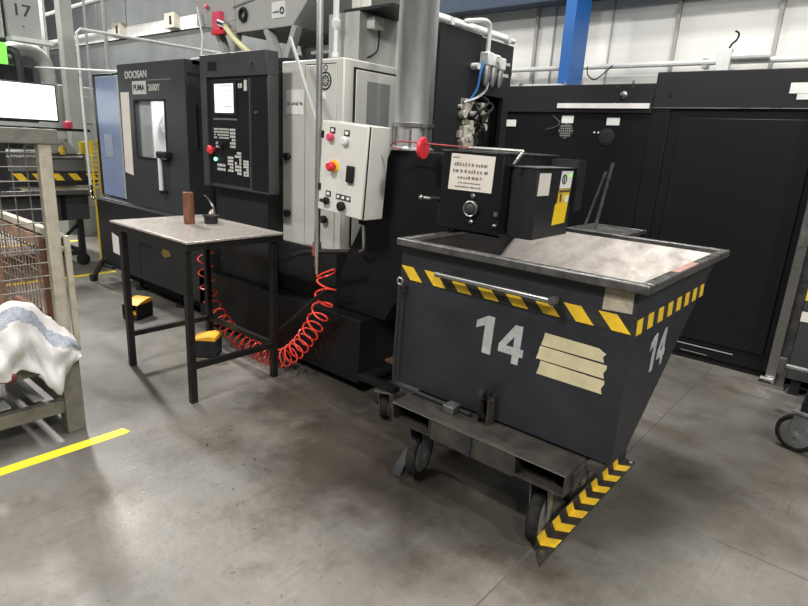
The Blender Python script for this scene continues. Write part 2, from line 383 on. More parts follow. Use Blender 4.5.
# ================================================================== TIPPING SKIP
sk = thing('tipping_skip', 'dark grey steel tipping skip numbered 14 on castors under the chip conveyor', 'skip', (-1.2, 2.6, 0))
XL, XR, YF, ZB, ZT = -1.76, -.63, 2.08, .42, 1.135
YB, YS = 3.23, 2.24
T = .008
fp = part('front_panel', 'skip_paint', sk, box(XL, XR, YF, YF+T, ZB, ZT))
prof = [(YF+T, ZB), (YS, ZB), (YB, ZT), (YF+T, ZT)]
rs = part('side_panel', 'skip_paint', sk, prism(prof, 'x', XR-T, XR))
part('side_panel', 'skip_paint', sk, prism(prof, 'x', XL, XL+T))
part('sloping_back', 'skip_inside', sk, prism([(YS, ZB), (YB, ZT), (YB, ZT+.004), (YB-.012, ZT+.004), (YS-.012, ZB+.004)], 'x', XL+T, XR-T), label='stained pale steel inner slope')
part('bottom_panel', 'skip_inside', sk, box(XL+T, XR-T, YF+T, YS, ZB, ZB+T))
RW = .042
part('rim', 'skip_rim', sk,
     box(XL-.006, XR+RW, YF-RW, YF, ZT-.008, ZT+.028), box(XL-.006, XR+RW, YB, YB+RW, ZT-.008, ZT+.028),
     box(XL-.006, XL+.03, YF, YB, ZT+.004, ZT+.028), box(XR, XR+RW, YF, YB, ZT-.008, ZT+.028), bevel=.006, label='worn bare steel rim')
# stretched red scuff on the rim
part('paint_scuff', 'scuff', sk, box(XR+.006, XR+RW-.006, 2.40, 2.70, ZT+.028, ZT+.0285))
# hazard tape
HB0, HB1 = .962, 1.028
tp = part('hazard_tape', 'hazard_black', sk, box(XL, XR, YF-.0015, YF, HB0, HB1), box(XR, XR+.0015, YF, 3.06, HB0-.01, HB1-.012))
n = 8; pitch = (XR-XL)/n
for i in range(n):
    x = XL + i*pitch + (.0 if i else .0)
    a, b = x+.002, x+.074
    part('yellow_stripe', 'hazard_yellow', tp, prism([(max(XL+.003, a), HB1-.001), (b, HB1-.001), (min(XR, b+.060), HB0+.001), (min(XR, a+.060), HB0+.001)], 'y', YF-.003, YF-.0012))
for i in range(8):
    y = YF+.02+i*.125
    part('yellow_stripe', 'hazard_yellow', tp, prism([(y, HB1-.013), (y+.062, HB1-.013), (y+.070, HB0-.009), (y+.008, HB0-.009)], 'x', XR+.0012, XR+.003))
# numbers
def digits(name, parent, O, X, U, N_, wd, h, gap, drop):
    O, X, U, N_ = Vector(O), Vector(X), Vector(U), Vector(N_)
    P = lambda q, off, dz: [O + X*(off+a*wd) + U*(b*h+dz) for a, b in q]
    part(name, 'paint_white', parent, slab(P([(.42, 0), (.80, 0), (.80, 1), (.50, 1), (.05, .82), (.05, .62), (.42, .74)], 0, 0), N_, .0015), label='stencilled 1')
    part(name, 'paint_white', parent, slab(P([(.60, 0), (.88, 0), (.88, 1), (.60, 1)], wd+gap, drop), N_, .0015), slab(P([(0, .22), (1.02, .22), (1.02, .42), (0, .42)], wd+gap, drop), N_, .0017), slab(P([(0, .42), (.57, 1), (.80, 1), (.80, .90), (.30, .42)], wd+gap, drop), N_, .0013), label='stencilled 4')
digits('number', fp, (-1.315, YF, .715), (1, 0, 0), (.05, 0, 1), (0, -1, 0), .118, .175, .012, -.008)
digits('number', rs, (XR, 2.325, .735), (0, 1, 0), (0, .03, 1), (1, 0, 0), .10, .165, .015, .0)
# cream tape strips
for k, (x0, x1, z0, z1) in enumerate(((-.985, -.715, .828, .883), (-1.0, -.705, .765, .823), (-.99, -.705, .700, .760))):
    q = [(x0+.012, z1), (x1-.03*(k == 0), z1-.004), (x1, z1-.02), (x1-.01, z0+.02), (x1-.004, z0), (x0, z0), (x0+.008, (z0+z1)/2)]
    part('tape_strip', 'tape_cream', fp, prism(q, 'y', YF-.002, YF), label='torn cream adhesive tape')
part('label', 'paper_dirty', sk, prism([(-.757, 1.035), (-.645, 1.04), (-.647, 1.118), (-.755, 1.122)], 'y', YF-.002, YF), label='dirty paper label')
# push handle
part('handle', 'steel', sk, cyl((-1.515, 2.03, 1.034), (-.925, 2.03, 1.034), .013, 12), cyl((-1.505, 2.03, 1.034), (-1.505, YF, 1.034), .010, 10), cyl((-.935, 2.03, 1.034), (-.935, YF, 1.034), .010, 10), bevel=.003)
part('handle_mount', 'skip_rim', sk, lathe((-.935, 2.014, 1.034), YP, [(.016, 0), (.019, .006), (.019, .03), (.016, .036)], 12))
# release rod: vertical at the corner, then along the bottom
part('release_rod', 'skip_paint', sk, tube(smoothpath([(-1.735, 2.045, .93), (-1.74, 2.045, .7), (-1.745, 2.045, .47)], 3)+[Vector((-1.735, 2.045, .425)), Vector((-1.70, 2.045, .418)), Vector((-1.27, 2.045, .418))], .009, 8))
part('rod_eye', 'steel', sk, torus((-1.735, 2.045, .955), (0, 1, 0), .016, .006, 14, 6))
part('rod_eye', 'skip_frame', sk, box(-1.75, -1.72, 2.05, YF, .90, .93))
la = part('latch', 'skip_frame', sk, box(-1.222, -1.214, 2.02, YF, .405, .545), box(-1.176, -1.168, 2.02, YF, .405, .545), cyl((-1.232, 2.04, .525), (-1.158, 2.04, .525), .011, 10), bevel=.002)
part('latch_hook', 'matte_black', la, tube(smoothpath([(-1.195, 2.03, .56), (-1.195, 2.0, .57), (-1.195, 1.985, .53), (-1.195, 2.0, .47), (-1.195, 2.03, .44)], 4), .015, 8), box(-1.222, -1.168, 2.01, 2.05, .545, .565))
part('rod_clip', 'skip_rim', sk, box(-1.395, -1.335, 1.995, 2.065, .405, .440), bevel=.003)
# chassis: two fork pockets, cross plates
FY0, FY1, FZ0, FZ1 = 1.90, 2.46, .312, .405
def pocket(x0, x1):
    return [box(x0, x1, FY0, FY1, FZ1-.006, FZ1), box(x0, x1, FY0, FY1, FZ0, FZ0+.006), box(x0, x0+.006, FY0, FY1, FZ0+.006, FZ1-.006), box(x1-.006, x1, FY0, FY1, FZ0+.006, FZ1-.006)]
part('fork_pocket', 'skip_frame', sk, *pocket(-1.62, -1.39)); part('fork_pocket', 'skip_frame', sk, *pocket(-.955, -.73))
part('chassis_plate', 'skip_frame', sk, box(-1.39, -.955, FY0+.004, FY0+.012, FZ0-.012, FZ1), box(-1.39, -.955, FY0+.012, 2.12, FZ1-.008, FZ1), bevel=.002)
part('worn_edge', 'steel', sk, box(-1.62, -.73, FY0-.002, FY0+.006, FZ1-.003, FZ1+.0015), label='bright worn front edge')
part('seam_bracket', 'skip_paint', sk, box(-1.185, -1.165, FY0-.006, FY0+.004, FZ0-.008, FZ1-.006))
part('chassis_plate', 'skip_frame', sk, box(-1.39, -.955, 2.36, 2.44, FZ0, FZ1))
for x in (-1.58, -.82): part('cradle', 'skip_frame', sk, prism([(2.10, FZ1), (2.22, FZ1), (2.22, ZB), (2.10, ZB)], 'x', x, x+.05))
part('side_skirt', 'skip_frame', sk, box(-.73, -.715, 1.95, 2.40, .34, .40), box(-.715, -.655, 2.05, 2.16, .38, .412))
def castor(parent, x, y, top, R=.1, wd=.045, yaw=0, metal='steel', off=.03):
    c = (x, y, R)
    def Rz(s): return rot(s, (x, y-off, 0), 'Z', yaw)
    w_ = part('wheel', 'rubber', parent, Rz(lathe((x-wd/2, y, R), XP, [(R*.76, 0), (R*.93, 0), (R, .010), (R, wd-.010), (R*.93, wd), (R*.76, wd)], 28)))
    part('hub', metal, w_, Rz(lathe((x-wd/2-.004, y, R), XP, [(.015, -.014), (.022, -.010), (.026, -.004), (R*.48, .001), (R*.66, -.002), (R*.77, .003), (R*.77, wd+.005), (R*.66, wd+.010), (R*.48, wd+.007), (.026, wd+.012), (.022, wd+.018), (.015, wd+.022)], 24)))
    br = [prism([(y-.025, R-.02), (y+.025, R-.02), (y+.03, R+.03), (y-off+.045, top-.012), (y-off-.045, top-.012), (y-.03, R+.03)], 'x', x+s*(wd/2+.013)-.002, x+s*(wd/2+.013)+.002) for s in (-1, 1)]
    part('fork', metal, parent, *[Rz(s) for s in br], Rz(box(x-.04, x+.04, y-off-.045, y-off+.045, top-.02, top-.011)))
    part('mount_plate', metal, parent, Rz(box(x-.055, x+.055, y-off-.055, y-off+.055, top-.011, top)))
castor(sk, -1.53, 2.03, FZ0, .118, .045, radians(12), 'zinc', .02)
part('brake_pedal', 'machine_dark', sk, prism([(2.0, .10), (2.0, .13), (1.93, .075), (1.90, .03), (1.93, .03)], 'x', -1.60, -1.55))
castor(sk, -.86, 2.01, FZ0, .125, .05, radians(10), 'zinc', .02)
castor(sk, -1.53, 2.39, FZ0, .112); castor(sk, -.87, 2.39, FZ0, .112)

# hazard-striped angle iron on the floor
ai = thing('floor_guide', 'yellow and black striped angle iron guide on the floor beside the skip wheel', 'floor guide', (-.79, 2.4, 0))
part('angle_iron', 'hazard_black', ai, box(-.832, -.824, 1.93, 2.95, 0, .072), prism([(-.824, 1.93), (-.824, 2.95), (-.768, 2.95), (-.768, 1.855)], 'z', 0, .008), bevel=.001, label='black painted steel angle')
for i in range(7):
    y = 1.945 + i*.136
    part('yellow_stripe', 'hazard_yellow', ai, prism([(y+.085, .009), (y+.02, .009), (y-.02, .071), (y+.045, .071)], 'x', -.8245, -.8225))
    part('yellow_stripe', 'hazard_yellow', ai, prism([(-.8225, y+.02), (-.8225, y+.085), (-.769, y+.085+.03), (-.769, y+.02+.03)], 'z', .0075, .0095))
part('bolt', 'steel', ai, lathe((-.785, 2.915, .008), ZP, [(.016, 0), (.016, .008), (.008, .009), (.008, .018)], 6))
part('bolt', 'steel', ai, lathe((-.79, 1.925, .008), ZP, [(.014, 0), (.014, .006)], 6))

# ================================================================== WORK TABLE
tb = thing('work_table', 'black steel work table with a scratched bare metal top in front of the lathe', 'table', (-3.44, 1.95, 0))
TX0, TX1, TY0, TY1 = -3.925, -2.945, 1.62, 2.29
part('table_top', 'table_top', tb, box(TX0, TX1, TY0, TY1, .985, 1.0), bevel=.003, label='worn speckled metal top')
part('apron', 'black_steel', tb, box(TX0+.01, TX1-.01, TY0+.01, TY0+.045, .945, .985), box(TX0+.01, TX1-.01, TY1-.045, TY1-.01, .945, .985), box(TX0+.01, TX0+.045, TY0+.045, TY1-.045, .945, .985), box(TX1-.045, TX1-.01, TY0+.045, TY1-.045, .945, .985))
LX = (-3.80, -3.0); LY = (1.645, 2.245)
for x in LX:
    for y in LY: part('leg', 'black_steel', tb, box(x-.02, x+.02, y-.02, y+.02, 0, .945), bevel=.002)
for x in LX: part('stretcher', 'black_steel', tb, box(x-.015, x+.015, LY[0]+.02, LY[1]-.02, .215, .25))
part('stretcher', 'black_steel', tb, box(LX[0]+.02, LX[1]-.02, LY[1]-.016, LY[1]+.016, .215, .25))
solid('rusty_bar', 'copper_rust', 'rusty brown round steel bar standing on the work table', 'steel bar', (-3.55, 1.98, 1.0), lathe((-3.55, 1.98, 1.0), ZP, [(.033, 0), (.035, .003), (.035, .205), (.031, .21), (.022, .211), (.022, .18)], 24))
tr = thing('turned_collar', 'short dark turned steel collar with a flange on the work table', 'steel part', (-3.50, 2.11, 1.0))
part('body', 'machine_dark', tr, lathe((-3.50, 2.11, 1.0), ZP, [(.043, 0), (.045, .003), (.045, .048), (.035, .048), (.035, .02)], 24))
part('flange', 'machine_dark', tr, lathe((-3.50, 2.11, 1.048), ZP, [(.036, 0), (.054, 0), (.054, .008), (.036, .008)], 24))
solid('swarf_curl', 'chrome', 'bright curled strip of metal standing behind the collar on the table', 'metal strip', (-3.66, 2.2, 1.0),
      *[(lambda p: (sum([[tuple(a), tuple(a+Vector((.012, .008, 0)))] for a in p], []), [(2*i, 2*i+1, 2*i+3, 2*i+2) for i in range(len(p)-1)]))(smoothpath(q, 5)) for q in
        ([(-3.62, 2.2, 1.0), (-3.61, 2.2, 1.05), (-3.635, 2.2, 1.10), (-3.70, 2.2, 1.15), (-3.74, 2.2, 1.165)], [(-3.64, 2.2, 1.0), (-3.645, 2.2, 1.04), (-3.63, 2.2, 1.08)], [(-3.70, 2.2, 1.0), (-3.67, 2.2, 1.05), (-3.65, 2.2, 1.07)])])

# ================================================================== CNC LATHE
L_ = thing('cnc_lathe', 'large dark grey CNC lathe with a sliding door, control console and beige side cabinet', 'lathe', (-4.4, 3.0, 0))
LYF = 2.46
lc = part('lower_cover', 'machine_dark', L_, prism([(LYF, .20), (LYF, .88), (2.56, .90), (3.5, .90), (3.5, .20)], 'x', -6.22, -4.10), bevel=.006)
part('lower_cover', 'machine_dark', L_, box(-4.095, -3.425, 2.52, 3.5, .50, 2.03), bevel=.005)
part('base', 'matte_black', L_, box(-6.0, -2.8, 2.62, 3.5, .06, .845))
part('coolant_tank', 'machine_black', L_, box(-4.3, -2.40, LYF, 3.3, .07, .50), bevel=.005)
for x in (-5.7, -4.9): part('levelling_foot', 'matte_black', L_, lathe((x, 2.62, 0), ZP, [(.06, 0), (.06, .015), (.02, .02), (.02, .24)], 12))
part('recess_handle', 'matte_black', lc, box(-5.33, -5.10, LYF-.003, LYF, .535, .56))
part('recess_handle', 'matte_black', lc, box(-5.345, -5.335, LYF-.002, LYF, .22, .56))
part('sill_trim', 'steel', lc, box(-6.2, -4.3, LYF+.02, LYF+.05, .885, .895))
part('label', 'paper_white', lc, prism([(-5.92, .37), (-5.75, .36), (-5.75, .54), (-5.92, .57)], 'y', LYF-.003, LYF), label='white notice plate')
part('sticker', 'brass', lc, prism([(-4.92, .52), (-4.86, .49), (-4.76, .52), (-4.78, .56), (-4.88, .57)], 'y', LYF-.003, LYF), label='gold sticker')
# left blue panel
part('left_cover', 'machine_dark', L_, box(-6.42, -5.66, 2.60, 3.5, .90, 2.09), bevel=.005)
part('blue_panel', 'lathe_blue', L_, box(-6.30, -5.80, 2.575, 2.60, .91, 2.06), bevel=.004, label='glossy blue side panel')
part('panel_trim', 'grey_paint', L_, box(-5.80, -5.66, 2.565, 2.60, .91, 2.06), bevel=.004)
part('panel_label', 'panel_pale', L_, box(-6.18, -6.0, 2.570, 2.576, 1.30, 1.52))
# roof and rear
part('rear_body', 'machine_dark', L_, box(-6.42, -2.83, 3.5, 4.1, .06, 2.10))
part('roof', 'machine_dark', L_, box(-5.66, -4.12, 2.75, 3.5, 2.05, 2.10), box(-4.45, -3.42, 2.68, 3.5, 2.03, 2.12))
part('door_recess', 'machine_black', L_, box(-4.48, -4.12, 2.72, 2.76, .90, 2.06))
# sliding door with an opening
DX0, DX1, DZ0, DZ1, DY = -5.62, -4.45, .90, 2.135, 2.50
WX0, WX1, WZ0, WZ1 = -5.315, -4.795, 1.35, 1.825
dr = part('door', 'machine_graphite', L_, box(DX0, DX1, DY, DY+.07, WZ1, DZ1), box(DX0, DX1, DY, DY+.07, DZ0, WZ0), box(DX0, WX0, DY, DY+.07, WZ0, WZ1), box(WX1, DX1, DY, DY+.07, WZ0, WZ1), box(DX1-.03, DX1, DY+.07, DY+.22, DZ0, DZ1), box(DX0, DX1, DY+.07, DY+.22, DZ1-.03, DZ1), label='graphite sliding door')
part('window_frame', 'matte_black', dr, box(WX0-.02, WX1+.02, DY-.006, DY, WZ1, WZ1+.012), box(WX0-.02, WX1+.02, DY-.006, DY, WZ0-.02, WZ0), box(WX0-.025, WX0, DY-.006, DY, WZ0, WZ1), box(WX1, WX1+.012, DY-.006, DY, WZ0, WZ1))
part('window_pane', 'glass', dr, box(WX0, WX1, DY+.03, DY+.036, WZ0, WZ1))
part('handle', 'white_pipe', dr, cyl((-4.83, DY-.05, 1.09), (-4.83, DY-.05, 1.36), .018, 12), label='white vertical grip')
part('handle_mount', 'matte_black', dr, box(-4.86, -4.70, DY-.072, DY, 1.36, 1.415), bevel=.012)
part('handle_mount', 'matte_black', dr, box(-4.85, -4.81, DY-.066, DY, 1.06, 1.09), bevel=.008)
part('rule_plate', 'paper', dr, prism([(-5.60, 1.19), (-5.44, 1.17), (-5.42, 1.90), (-5.58, 1.90)], 'y', DY-.003, DY), label='pale grey instruction strip')
lettering('nameplate', 'DOOSAN', 'key_white', dr, (-5.465, DY-.001, 2.012), XP, ZP, .40, .062, .003, .02)
part('nameplate', 'key_white', dr, box(-5.34, -5.09, DY-.003, DY, 1.88, 1.988), label='model plate')
part('name_line', 'key_grey', dr, box(-5.09, -4.66, DY-.003, DY, 1.988, 1.996))
lettering('nameplate', 'PUMA', 'machine_dark', dr, (-5.315, DY-.0035, 1.91), XP, ZP, .20, .05, .002, .01)
lettering('nameplate', '2600Y', 'key_white', dr, (-5.05, DY-.001, 1.905), XP, ZP, .20, .055, .003, .01)
part('door_side_sheen', 'chrome', dr, box(DX1-.001, DX1+.004, DY+.08, DY+.10, 1.45, 1.80))  # chrome strip standing in for a white reflection on the door side
part('door_stop', 'chrome', dr, box(DX1-.001, DX1+.004, DY+.02, DY+.17, 2.025, 2.045))
# machining chamber behind the window
ch = part('chamber', 'white_pipe', L_, box(-5.5, -4.6, 3.05, 3.07, 1.1, 2.0), box(-5.52, -5.5, 2.74, 3.07, 1.1, 2.0), box(-4.6, -4.58, 2.74, 3.07, 1.1, 2.0), box(-5.5, -4.6, 2.74, 3.07, 1.08, 1.1), box(-5.5, -4.6, 2.74, 3.07, 2.0, 2.02), label='lit machining chamber')
part('chuck', 'steel', ch, lathe((-5.5, 2.95, 1.62), XP, [(.14, 0), (.15, .01), (.15, .10), (.13, .12), (.05, .12), (.05, .05)], 20))
part('turret', 'grey_paint', ch, cyl((-4.75, 2.98, 1.60), (-4.62, 2.98, 1.60), .15, 10), box(-4.98, -4.78, 2.96, 3.0, 1.5, 1.72))
part('tray', 'grey_dark_paint', ch, prism([(-5.48, 1.36), (-5.22, 1.42), (-5.08, 1.30), (-5.3, 1.26)], 'y', 2.76, 2.80))
d = bpy.data.lights.new('chamber_lamp', 'AREA'); d.size = .5; d.size_y = .1; d.shape = 'RECTANGLE'; d.energy = 5
o = bpy.data.objects.new('chamber_lamp', d); o.location = (-5.05, 2.86, 1.99); COL.objects.link(o)
# control console
cs = part('control_console', 'machine_graphite', L_, box(-4.09, -3.29, 2.42, 2.52, 1.975, 2.13), box(-4.09, -4.02, 2.42, 2.52, 1.20, 1.975), box(-3.49, -3.29, 2.435, 2.52, 1.20, 1.975), box(-4.02, -3.49, 2.44, 2.52, 1.20, 1.975), bevel=.004, label='control console housing')
part('console_side_door', 'machine_black', L_, box(-3.47, -3.295, 2.428, 2.436, 1.22, 1.965), bevel=.002)
part('console_trim', 'steel', cs, box(-3.492, -3.482, 2.425, 2.436, 1.22, 1.96))
part('operating_panel', 'machine_black', cs, box(-4.01, -3.50, 2.432, 2.441, 1.235, 1.955))
part('lock', 'chrome', cs, cyl((-3.41, 2.415, 1.74), (-3.41, 2.43, 1.74), .012, 10))
part('screen_bezel', 'matte_black', cs, box(-3.945, -3.645, 2.424, 2.433, 1.715, 1.945), bevel=.003)
part('screen', 'screen_cnc', cs, box(-3.91, -3.675, 2.422, 2.425, 1.735, 1.93), label='lit display')
part('screen_windows', 'key_grey', cs, *[box(x0, x1, 2.4208, 2.4222, z, z+.004) for x0, x1, z in ((-3.79, -3.69, 1.885), (-3.79, -3.69, 1.775), (-3.90, -3.69, 1.915), (-3.72, -3.715, 1.80))])
keys = []
def keygrid(x0, x1, z0, z1, nx, nz, dens=1, fill=.62):
    out = []
    for i in range(nx):
        for j in range(nz):
            if random.random() > dens: continue
            a = x0+(x1-x0)*i/nx; c = z0+(z1-z0)*j/nz
            out.append(box(a, a+(x1-x0)/nx*fill, 2.427, 2.433, c, c+(z1-z0)/nz*fill))
    return out
part('soft_keys', 'key_grey', cs, *keygrid(-3.94, -3.64, 1.685, 1.705, 12, 1))
part('keyboard', 'key_white', cs, *keygrid(-3.94, -3.745, 1.555, 1.635, 9, 4, .9, .6), *keygrid(-3.735, -3.665, 1.495, 1.635, 3, 6, .9, .7), *keygrid(-3.92, -3.86, 1.49, 1.54, 3, 2), kind='stuff')
part('function_keys', 'key_white', cs, *keygrid(-3.77, -3.70, 1.325, 1.44, 3, 5, .85, .7), *keygrid(-3.68, -3.60, 1.31, 1.475, 3, 7, .85, .75), *keygrid(-3.575, -3.51, 1.305, 1.42, 2, 6, .9, .8), *keygrid(-3.91, -3.80, 1.325, 1.385, 4, 2, .8), kind='stuff')
part('override_dial', 'matte_black', cs, cyl((-3.83, 2.40, 1.515), (-3.83, 2.432, 1.515), .022, 14), torus((-3.83, 2.43, 1.515), YP, .028, .004, 16, 6))
part('emergency_stop', 'red', cs, lathe((-3.965, 2.432, 1.47), YN, [(.018, 0), (.018, .02), (.032, .022), (.032, .035), (.02, .045)], 16), label='red mushroom button')
part('start_lamp', 'green_led', cs, cyl((-3.93, 2.42, 1.405), (-3.93, 2.433, 1.405), .013, 10), label='lit green button')
part('rocker_switch', 'key_white', cs, box(-3.55, -3.52, 2.426, 2.433, 1.88, 1.95), box(-3.62, -3.605, 2.427, 2.433, 1.90, 1.93), box(-3.595, -3.58, 2.427, 2.433, 1.90, 1.93))
part('key_switch', 'chrome', cs, cyl((-3.44, 2.405, 2.06), (-3.44, 2.42, 2.06), .013, 10), box(-3.443, -3.437, 2.395, 2.41, 2.01, 2.06))
part('hood_grille', 'machine_black', cs, *[box(-3.98+.03*i, -3.96+.03*i, 2.417, 2.421, 2.02, 2.08) for i in range(4)])
# beige side cabinet
CX0, CX1, CY0, CY1, CZ0, CZ1 = -3.42, -2.80, 2.65, 3.50, .845, 2.09
cb = part('side_cabinet', 'beige_paint', L_, box(CX0, CX1, CY0, CY1, CZ0, CZ1), bevel=.008, label='beige steel cabinet')
part('cabinet_door', 'beige_paint', cb, box(-3.165, -2.86, CY0-.006, CY0, .86, 2.055), bevel=.002)
part('door_gap', 'matte_black', cb, box(-3.172, -3.166, CY0-.002, CY0, .86, 2.06), box(-3.172, -2.87, CY0-.002, CY0, 2.056, 2.062))
part('end_panel', 'beige_paint', cb, box(CX1, CX1+.012, CY0+.10, CY1-.02, .90, 2.03), bevel=.003)
part('end_gap', 'matte_black', cb, box(CX1, CX1+.006, CY0+.085, CY0+.099, .90, 2.044), box(CX1, CX1+.006, CY0+.085, CY1, 2.032, 2.044))
part('end_recess', 'grey_dark_paint', cb, box(CX1+.012, CX1+.014, CY0+.20, CY0+.42, 1.0, 1.97))
sg = part('cabinet_sign', 'paper_white', cb, box(-3.37, -3.185, CY0-.003, CY0, 1.745, 1.905), label='white paper sign')
lettering('sign_text', 'N 10+60 96', 'ink', sg, (-3.357, CY0-.0032, 1.803), XP, ZP, .160, .024, .001, .02)
part('gauge', 'matte_black', cb, torus((-2.965, CY0-.006, 1.955), YP, .052, .006, 20, 6), torus((-2.965, CY0-.006, 1.955), YP, .030, .004, 16, 6))
part('gauge_mark', 'ink', cb, torus((-2.965, CY0-.006, 2.035), YP, .016, .004, 14, 6), *[rot(box(-2.968, -2.962, CY0-.008, CY0-.006, 1.965, 1.995), (-2.965, CY0, 1.955), 'Y', a*pi/4) for a in range(8)])
part('cabinet_tag', 'paper_white', cb, box(-3.02, -2.96, CY0-.009, CY0-.006, 1.845, 1.885))
for x, z in ((-3.335, 1.46), (-3.335, 1.06), (-2.94, 1.065)): part('knob', 'matte_black', cb, lathe((x, CY0, z), YN, [(.012, 0), (.012, .015), (.026, .018), (.026, .04), (.018, .045)], 14))
# black end wall of the lathe with an open valve bay
EX = -2.22
ew = part('end_wall', 'machine_dark', L_, box(EX-.03, EX, 2.86, 3.30, .3, 2.28), box(EX-.03, EX, 3.30, 3.69, 1.93, 2.27), box(EX-.03, EX, 3.61, 3.69, .3, 1.93), box(EX-.13, EX-.03, 3.66, 3.69, .3, 2.25), box(EX-.13, EX-.03, 2.86, 2.89, .3, 2.25), box(EX-.13, EX-.03, 2.89, 3.66, 2.22, 2.25), label='dark end wall with an open valve bay')
part('bay_back', 'matte_black', L_, box(EX-.13, EX-.11, 2.89, 3.66, .3, 2.22))
part('corner_strip', 'white_pipe', L_, box(EX-.05, EX-.03, 2.815, 2.86, 1.5, 2.26))
vb = part('filter_regulator', 'white_pipe', L_, box(EX, EX+.07, 3.28, 3.345, 2.10, 2.18), box(EX, EX+.07, 3.345, 3.43, 2.10, 2.175), box(EX, EX+.07, 3.43, 3.50, 2.09, 2.165), bevel=.008, label='cream air filter regulator')
for y in (3.31, 3.39, 3.47): part('bowl', 'galvanised', vb, lathe((EX+.04, y, 2.10), (0, 0, -1), [(.026, 0), (.028, .05), (.022, .10), (.01, .12)], 14))
part('gauge', 'chrome', vb, cyl((EX+.07, 3.39, 2.14), (EX+.09, 3.39, 2.14), .022, 14))
part('knob', 'white_pipe', L_, cyl((EX, 3.21, 2.085), (EX+.05, 3.21, 2.085), .02, 12))
part('knob', 'white_pipe', L_, cyl((EX, 3.24, 1.80), (EX+.05, 3.24, 1.80), .018, 12))
part('rating_print', 'paper', L_, *print_lines((EX+.0005, 3.58, 2.14), YP, ZP, XP, [(0, 0, .08, .025, .008), (-.075, 0, .07, .025, .01)]))
vv = []
for k in range(26):
    y = random.uniform(3.10, 3.36); z = random.uniform(1.58, 1.90); s = random.uniform(.014, .034)
    vv.append(moved(box(-s, s, -s*.7, s*.7, -s*1.2, s*1.2), (EX-.03+random.uniform(-.02, .06), y, z)) if k % 2 else cyl((EX-.06, y, z), (EX+random.uniform(.0, .05), y, z), s*.8, 10))
part('valve_block', 'valve_cream', L_, *vv, box(EX-.03, EX+.04, 3.12, 3.24, 1.58, 1.72), bevel=.003, kind='stuff', label='cluster of small cream valves')
vv = []
for k in range(7):
    y = random.uniform(3.1, 3.4); z = random.uniform(1.6, 1.95)
    vv.append(tube(smoothpath([(EX+.0, y, z), (EX+.06, y+random.uniform(-.06, .1), z-.05), (EX+.05, y+random.uniform(-.08, .1), z-.14), (EX-.05, y, z-.24)], 4), .008, 6))
part('valve_hoses', 'matte_black', L_, *vv, kind='stuff')
part('air_line', 'blue_tube', L_, tube(smoothpath([(EX+.04, 3.27, 2.12), (EX+.05, 3.23, 2.04), (EX+.05, 3.21, 1.95), (EX+.03, 3.17, 1.88)], 5), .008, 6), label='thin blue air tube')
part('grey_line', 'galvanised', L_, tube(smoothpath([(EX+.03, 3.36, 2.0), (EX+.04, 3.32, 1.95), (EX+.05, 3.22, 1.90), (EX+.03, 3.10, 1.86)], 5), .009, 6))
# pipes over the end wall
wp = thing('coolant_pipes', 'pair of white pipes running over the top of the dark end wall', 'pipes', (EX, 3.2, 2.3))
part('pipe', 'white_pipe', wp, cyl((EX-.06, 2.80, 2.33), (EX-.06, 3.70, 2.33), .016, 10), cyl((EX-.06, 3.70, 2.33), (EX-.06, 3.70, 2.25), .012, 8))
part('pipe', 'white_pipe', wp, cyl((EX, 2.80, 2.30), (EX, 3.68, 2.30), .016, 10), *[box(EX-.02, EX+.02, y-.015, y+.015, 2.28, 2.32) for y in (2.95, 3.35, 3.6)])
part('elbow', 'white_pipe', wp, tube(smoothpath([(EX-.05, 3.16, 2.34), (EX+.03, 3.22, 2.35), (EX+.04, 3.28, 2.35), (EX+.04, 3.31, 2.32), (EX+.04, 3.31, 2.25), (EX+.04, 3.31, 2.18)], 5), .015, 10))

# ================================================================== HOPPER / MIST UNIT ON THE ROOF
hp = thing('mist_extractor', 'big grey sheet metal hopper of a mist extractor standing above the lathe', 'extractor', (-4.2, 3.3, 2.12))
def frustum(x0, x1, y0, y1, z0, X0, X1, Y0, Y1, z1):
    v = [(x0, y0, z0), (x1, y0, z0), (x1, y1, z0), (x0, y1, z0), (X0, Y0, z1), (X1, Y0, z1), (X1, Y1, z1), (X0, Y1, z1)]
    return v, [(0, 1, 2, 3), (4, 5, 6, 7), (0, 1, 5, 4), (1, 2, 6, 5), (2, 3, 7, 6), (3, 0, 4, 7)]
part('hopper', 'grey_paint', hp, frustum(-4.34, -3.62, 2.90, 3.62, 2.375, -4.34, -2.95, 2.90, 4.3, 2.98), bevel=.004)
part('housing', 'grey_paint', hp, box(-4.34, -2.95, 2.90, 4.3, 2.98, 3.9), bevel=.004)
part('fan_box', 'grey_paint', hp, box(-4.92, -4.345, 2.90, 3.8, 2.47, 3.9), prism([(-4.90, 2.47), (-4.345, 2.39), (-4.345, 2.47)], 'y', 2.90, 3.8), bevel=.004)
part('seam', 'grey_dark_paint', hp, prism([(-4.36, 2.56), (-3.72, 2.63), (-3.72, 2.645), (-4.36, 2.575)], 'y', 2.893, 2.90), box(-3.72, -3.71, 2.893, 2.90, 2.63, 2.98))
for x0, z0, x1, z1, y in ((-3.95, 2.375, -3.79, 2.13, 2.93), (-3.60, 2.375, -3.72, 2.13, 2.93), (-3.60, 2.375, -3.72, 2.13, 3.58), (-4.30, 2.375, -4.2, 2.13, 3.58), (-4.62, 2.40, -4.46, 2.13, 2.93), (-4.36, 2.39, -4.42, 2.13, 2.93)):
    part('strut', 'grey_paint', hp, beam((x0, y, z0), (x1, y, z1), .05, .06, (0, 1, 0)))
part('strut_foot', 'grey_dark_paint', hp, box(-3.86, -3.66, 2.90, 3.62, 2.121, 2.132))
part('strut_foot', 'grey_dark_paint', hp, box(-4.55, -4.15, 2.90, 3.62, 2.121, 2.132))
tg = part('red_tag', 'pink_red', hp, box(-4.615, -4.50, 2.86, 2.898, 2.385, 2.545), label='red plastic holder')
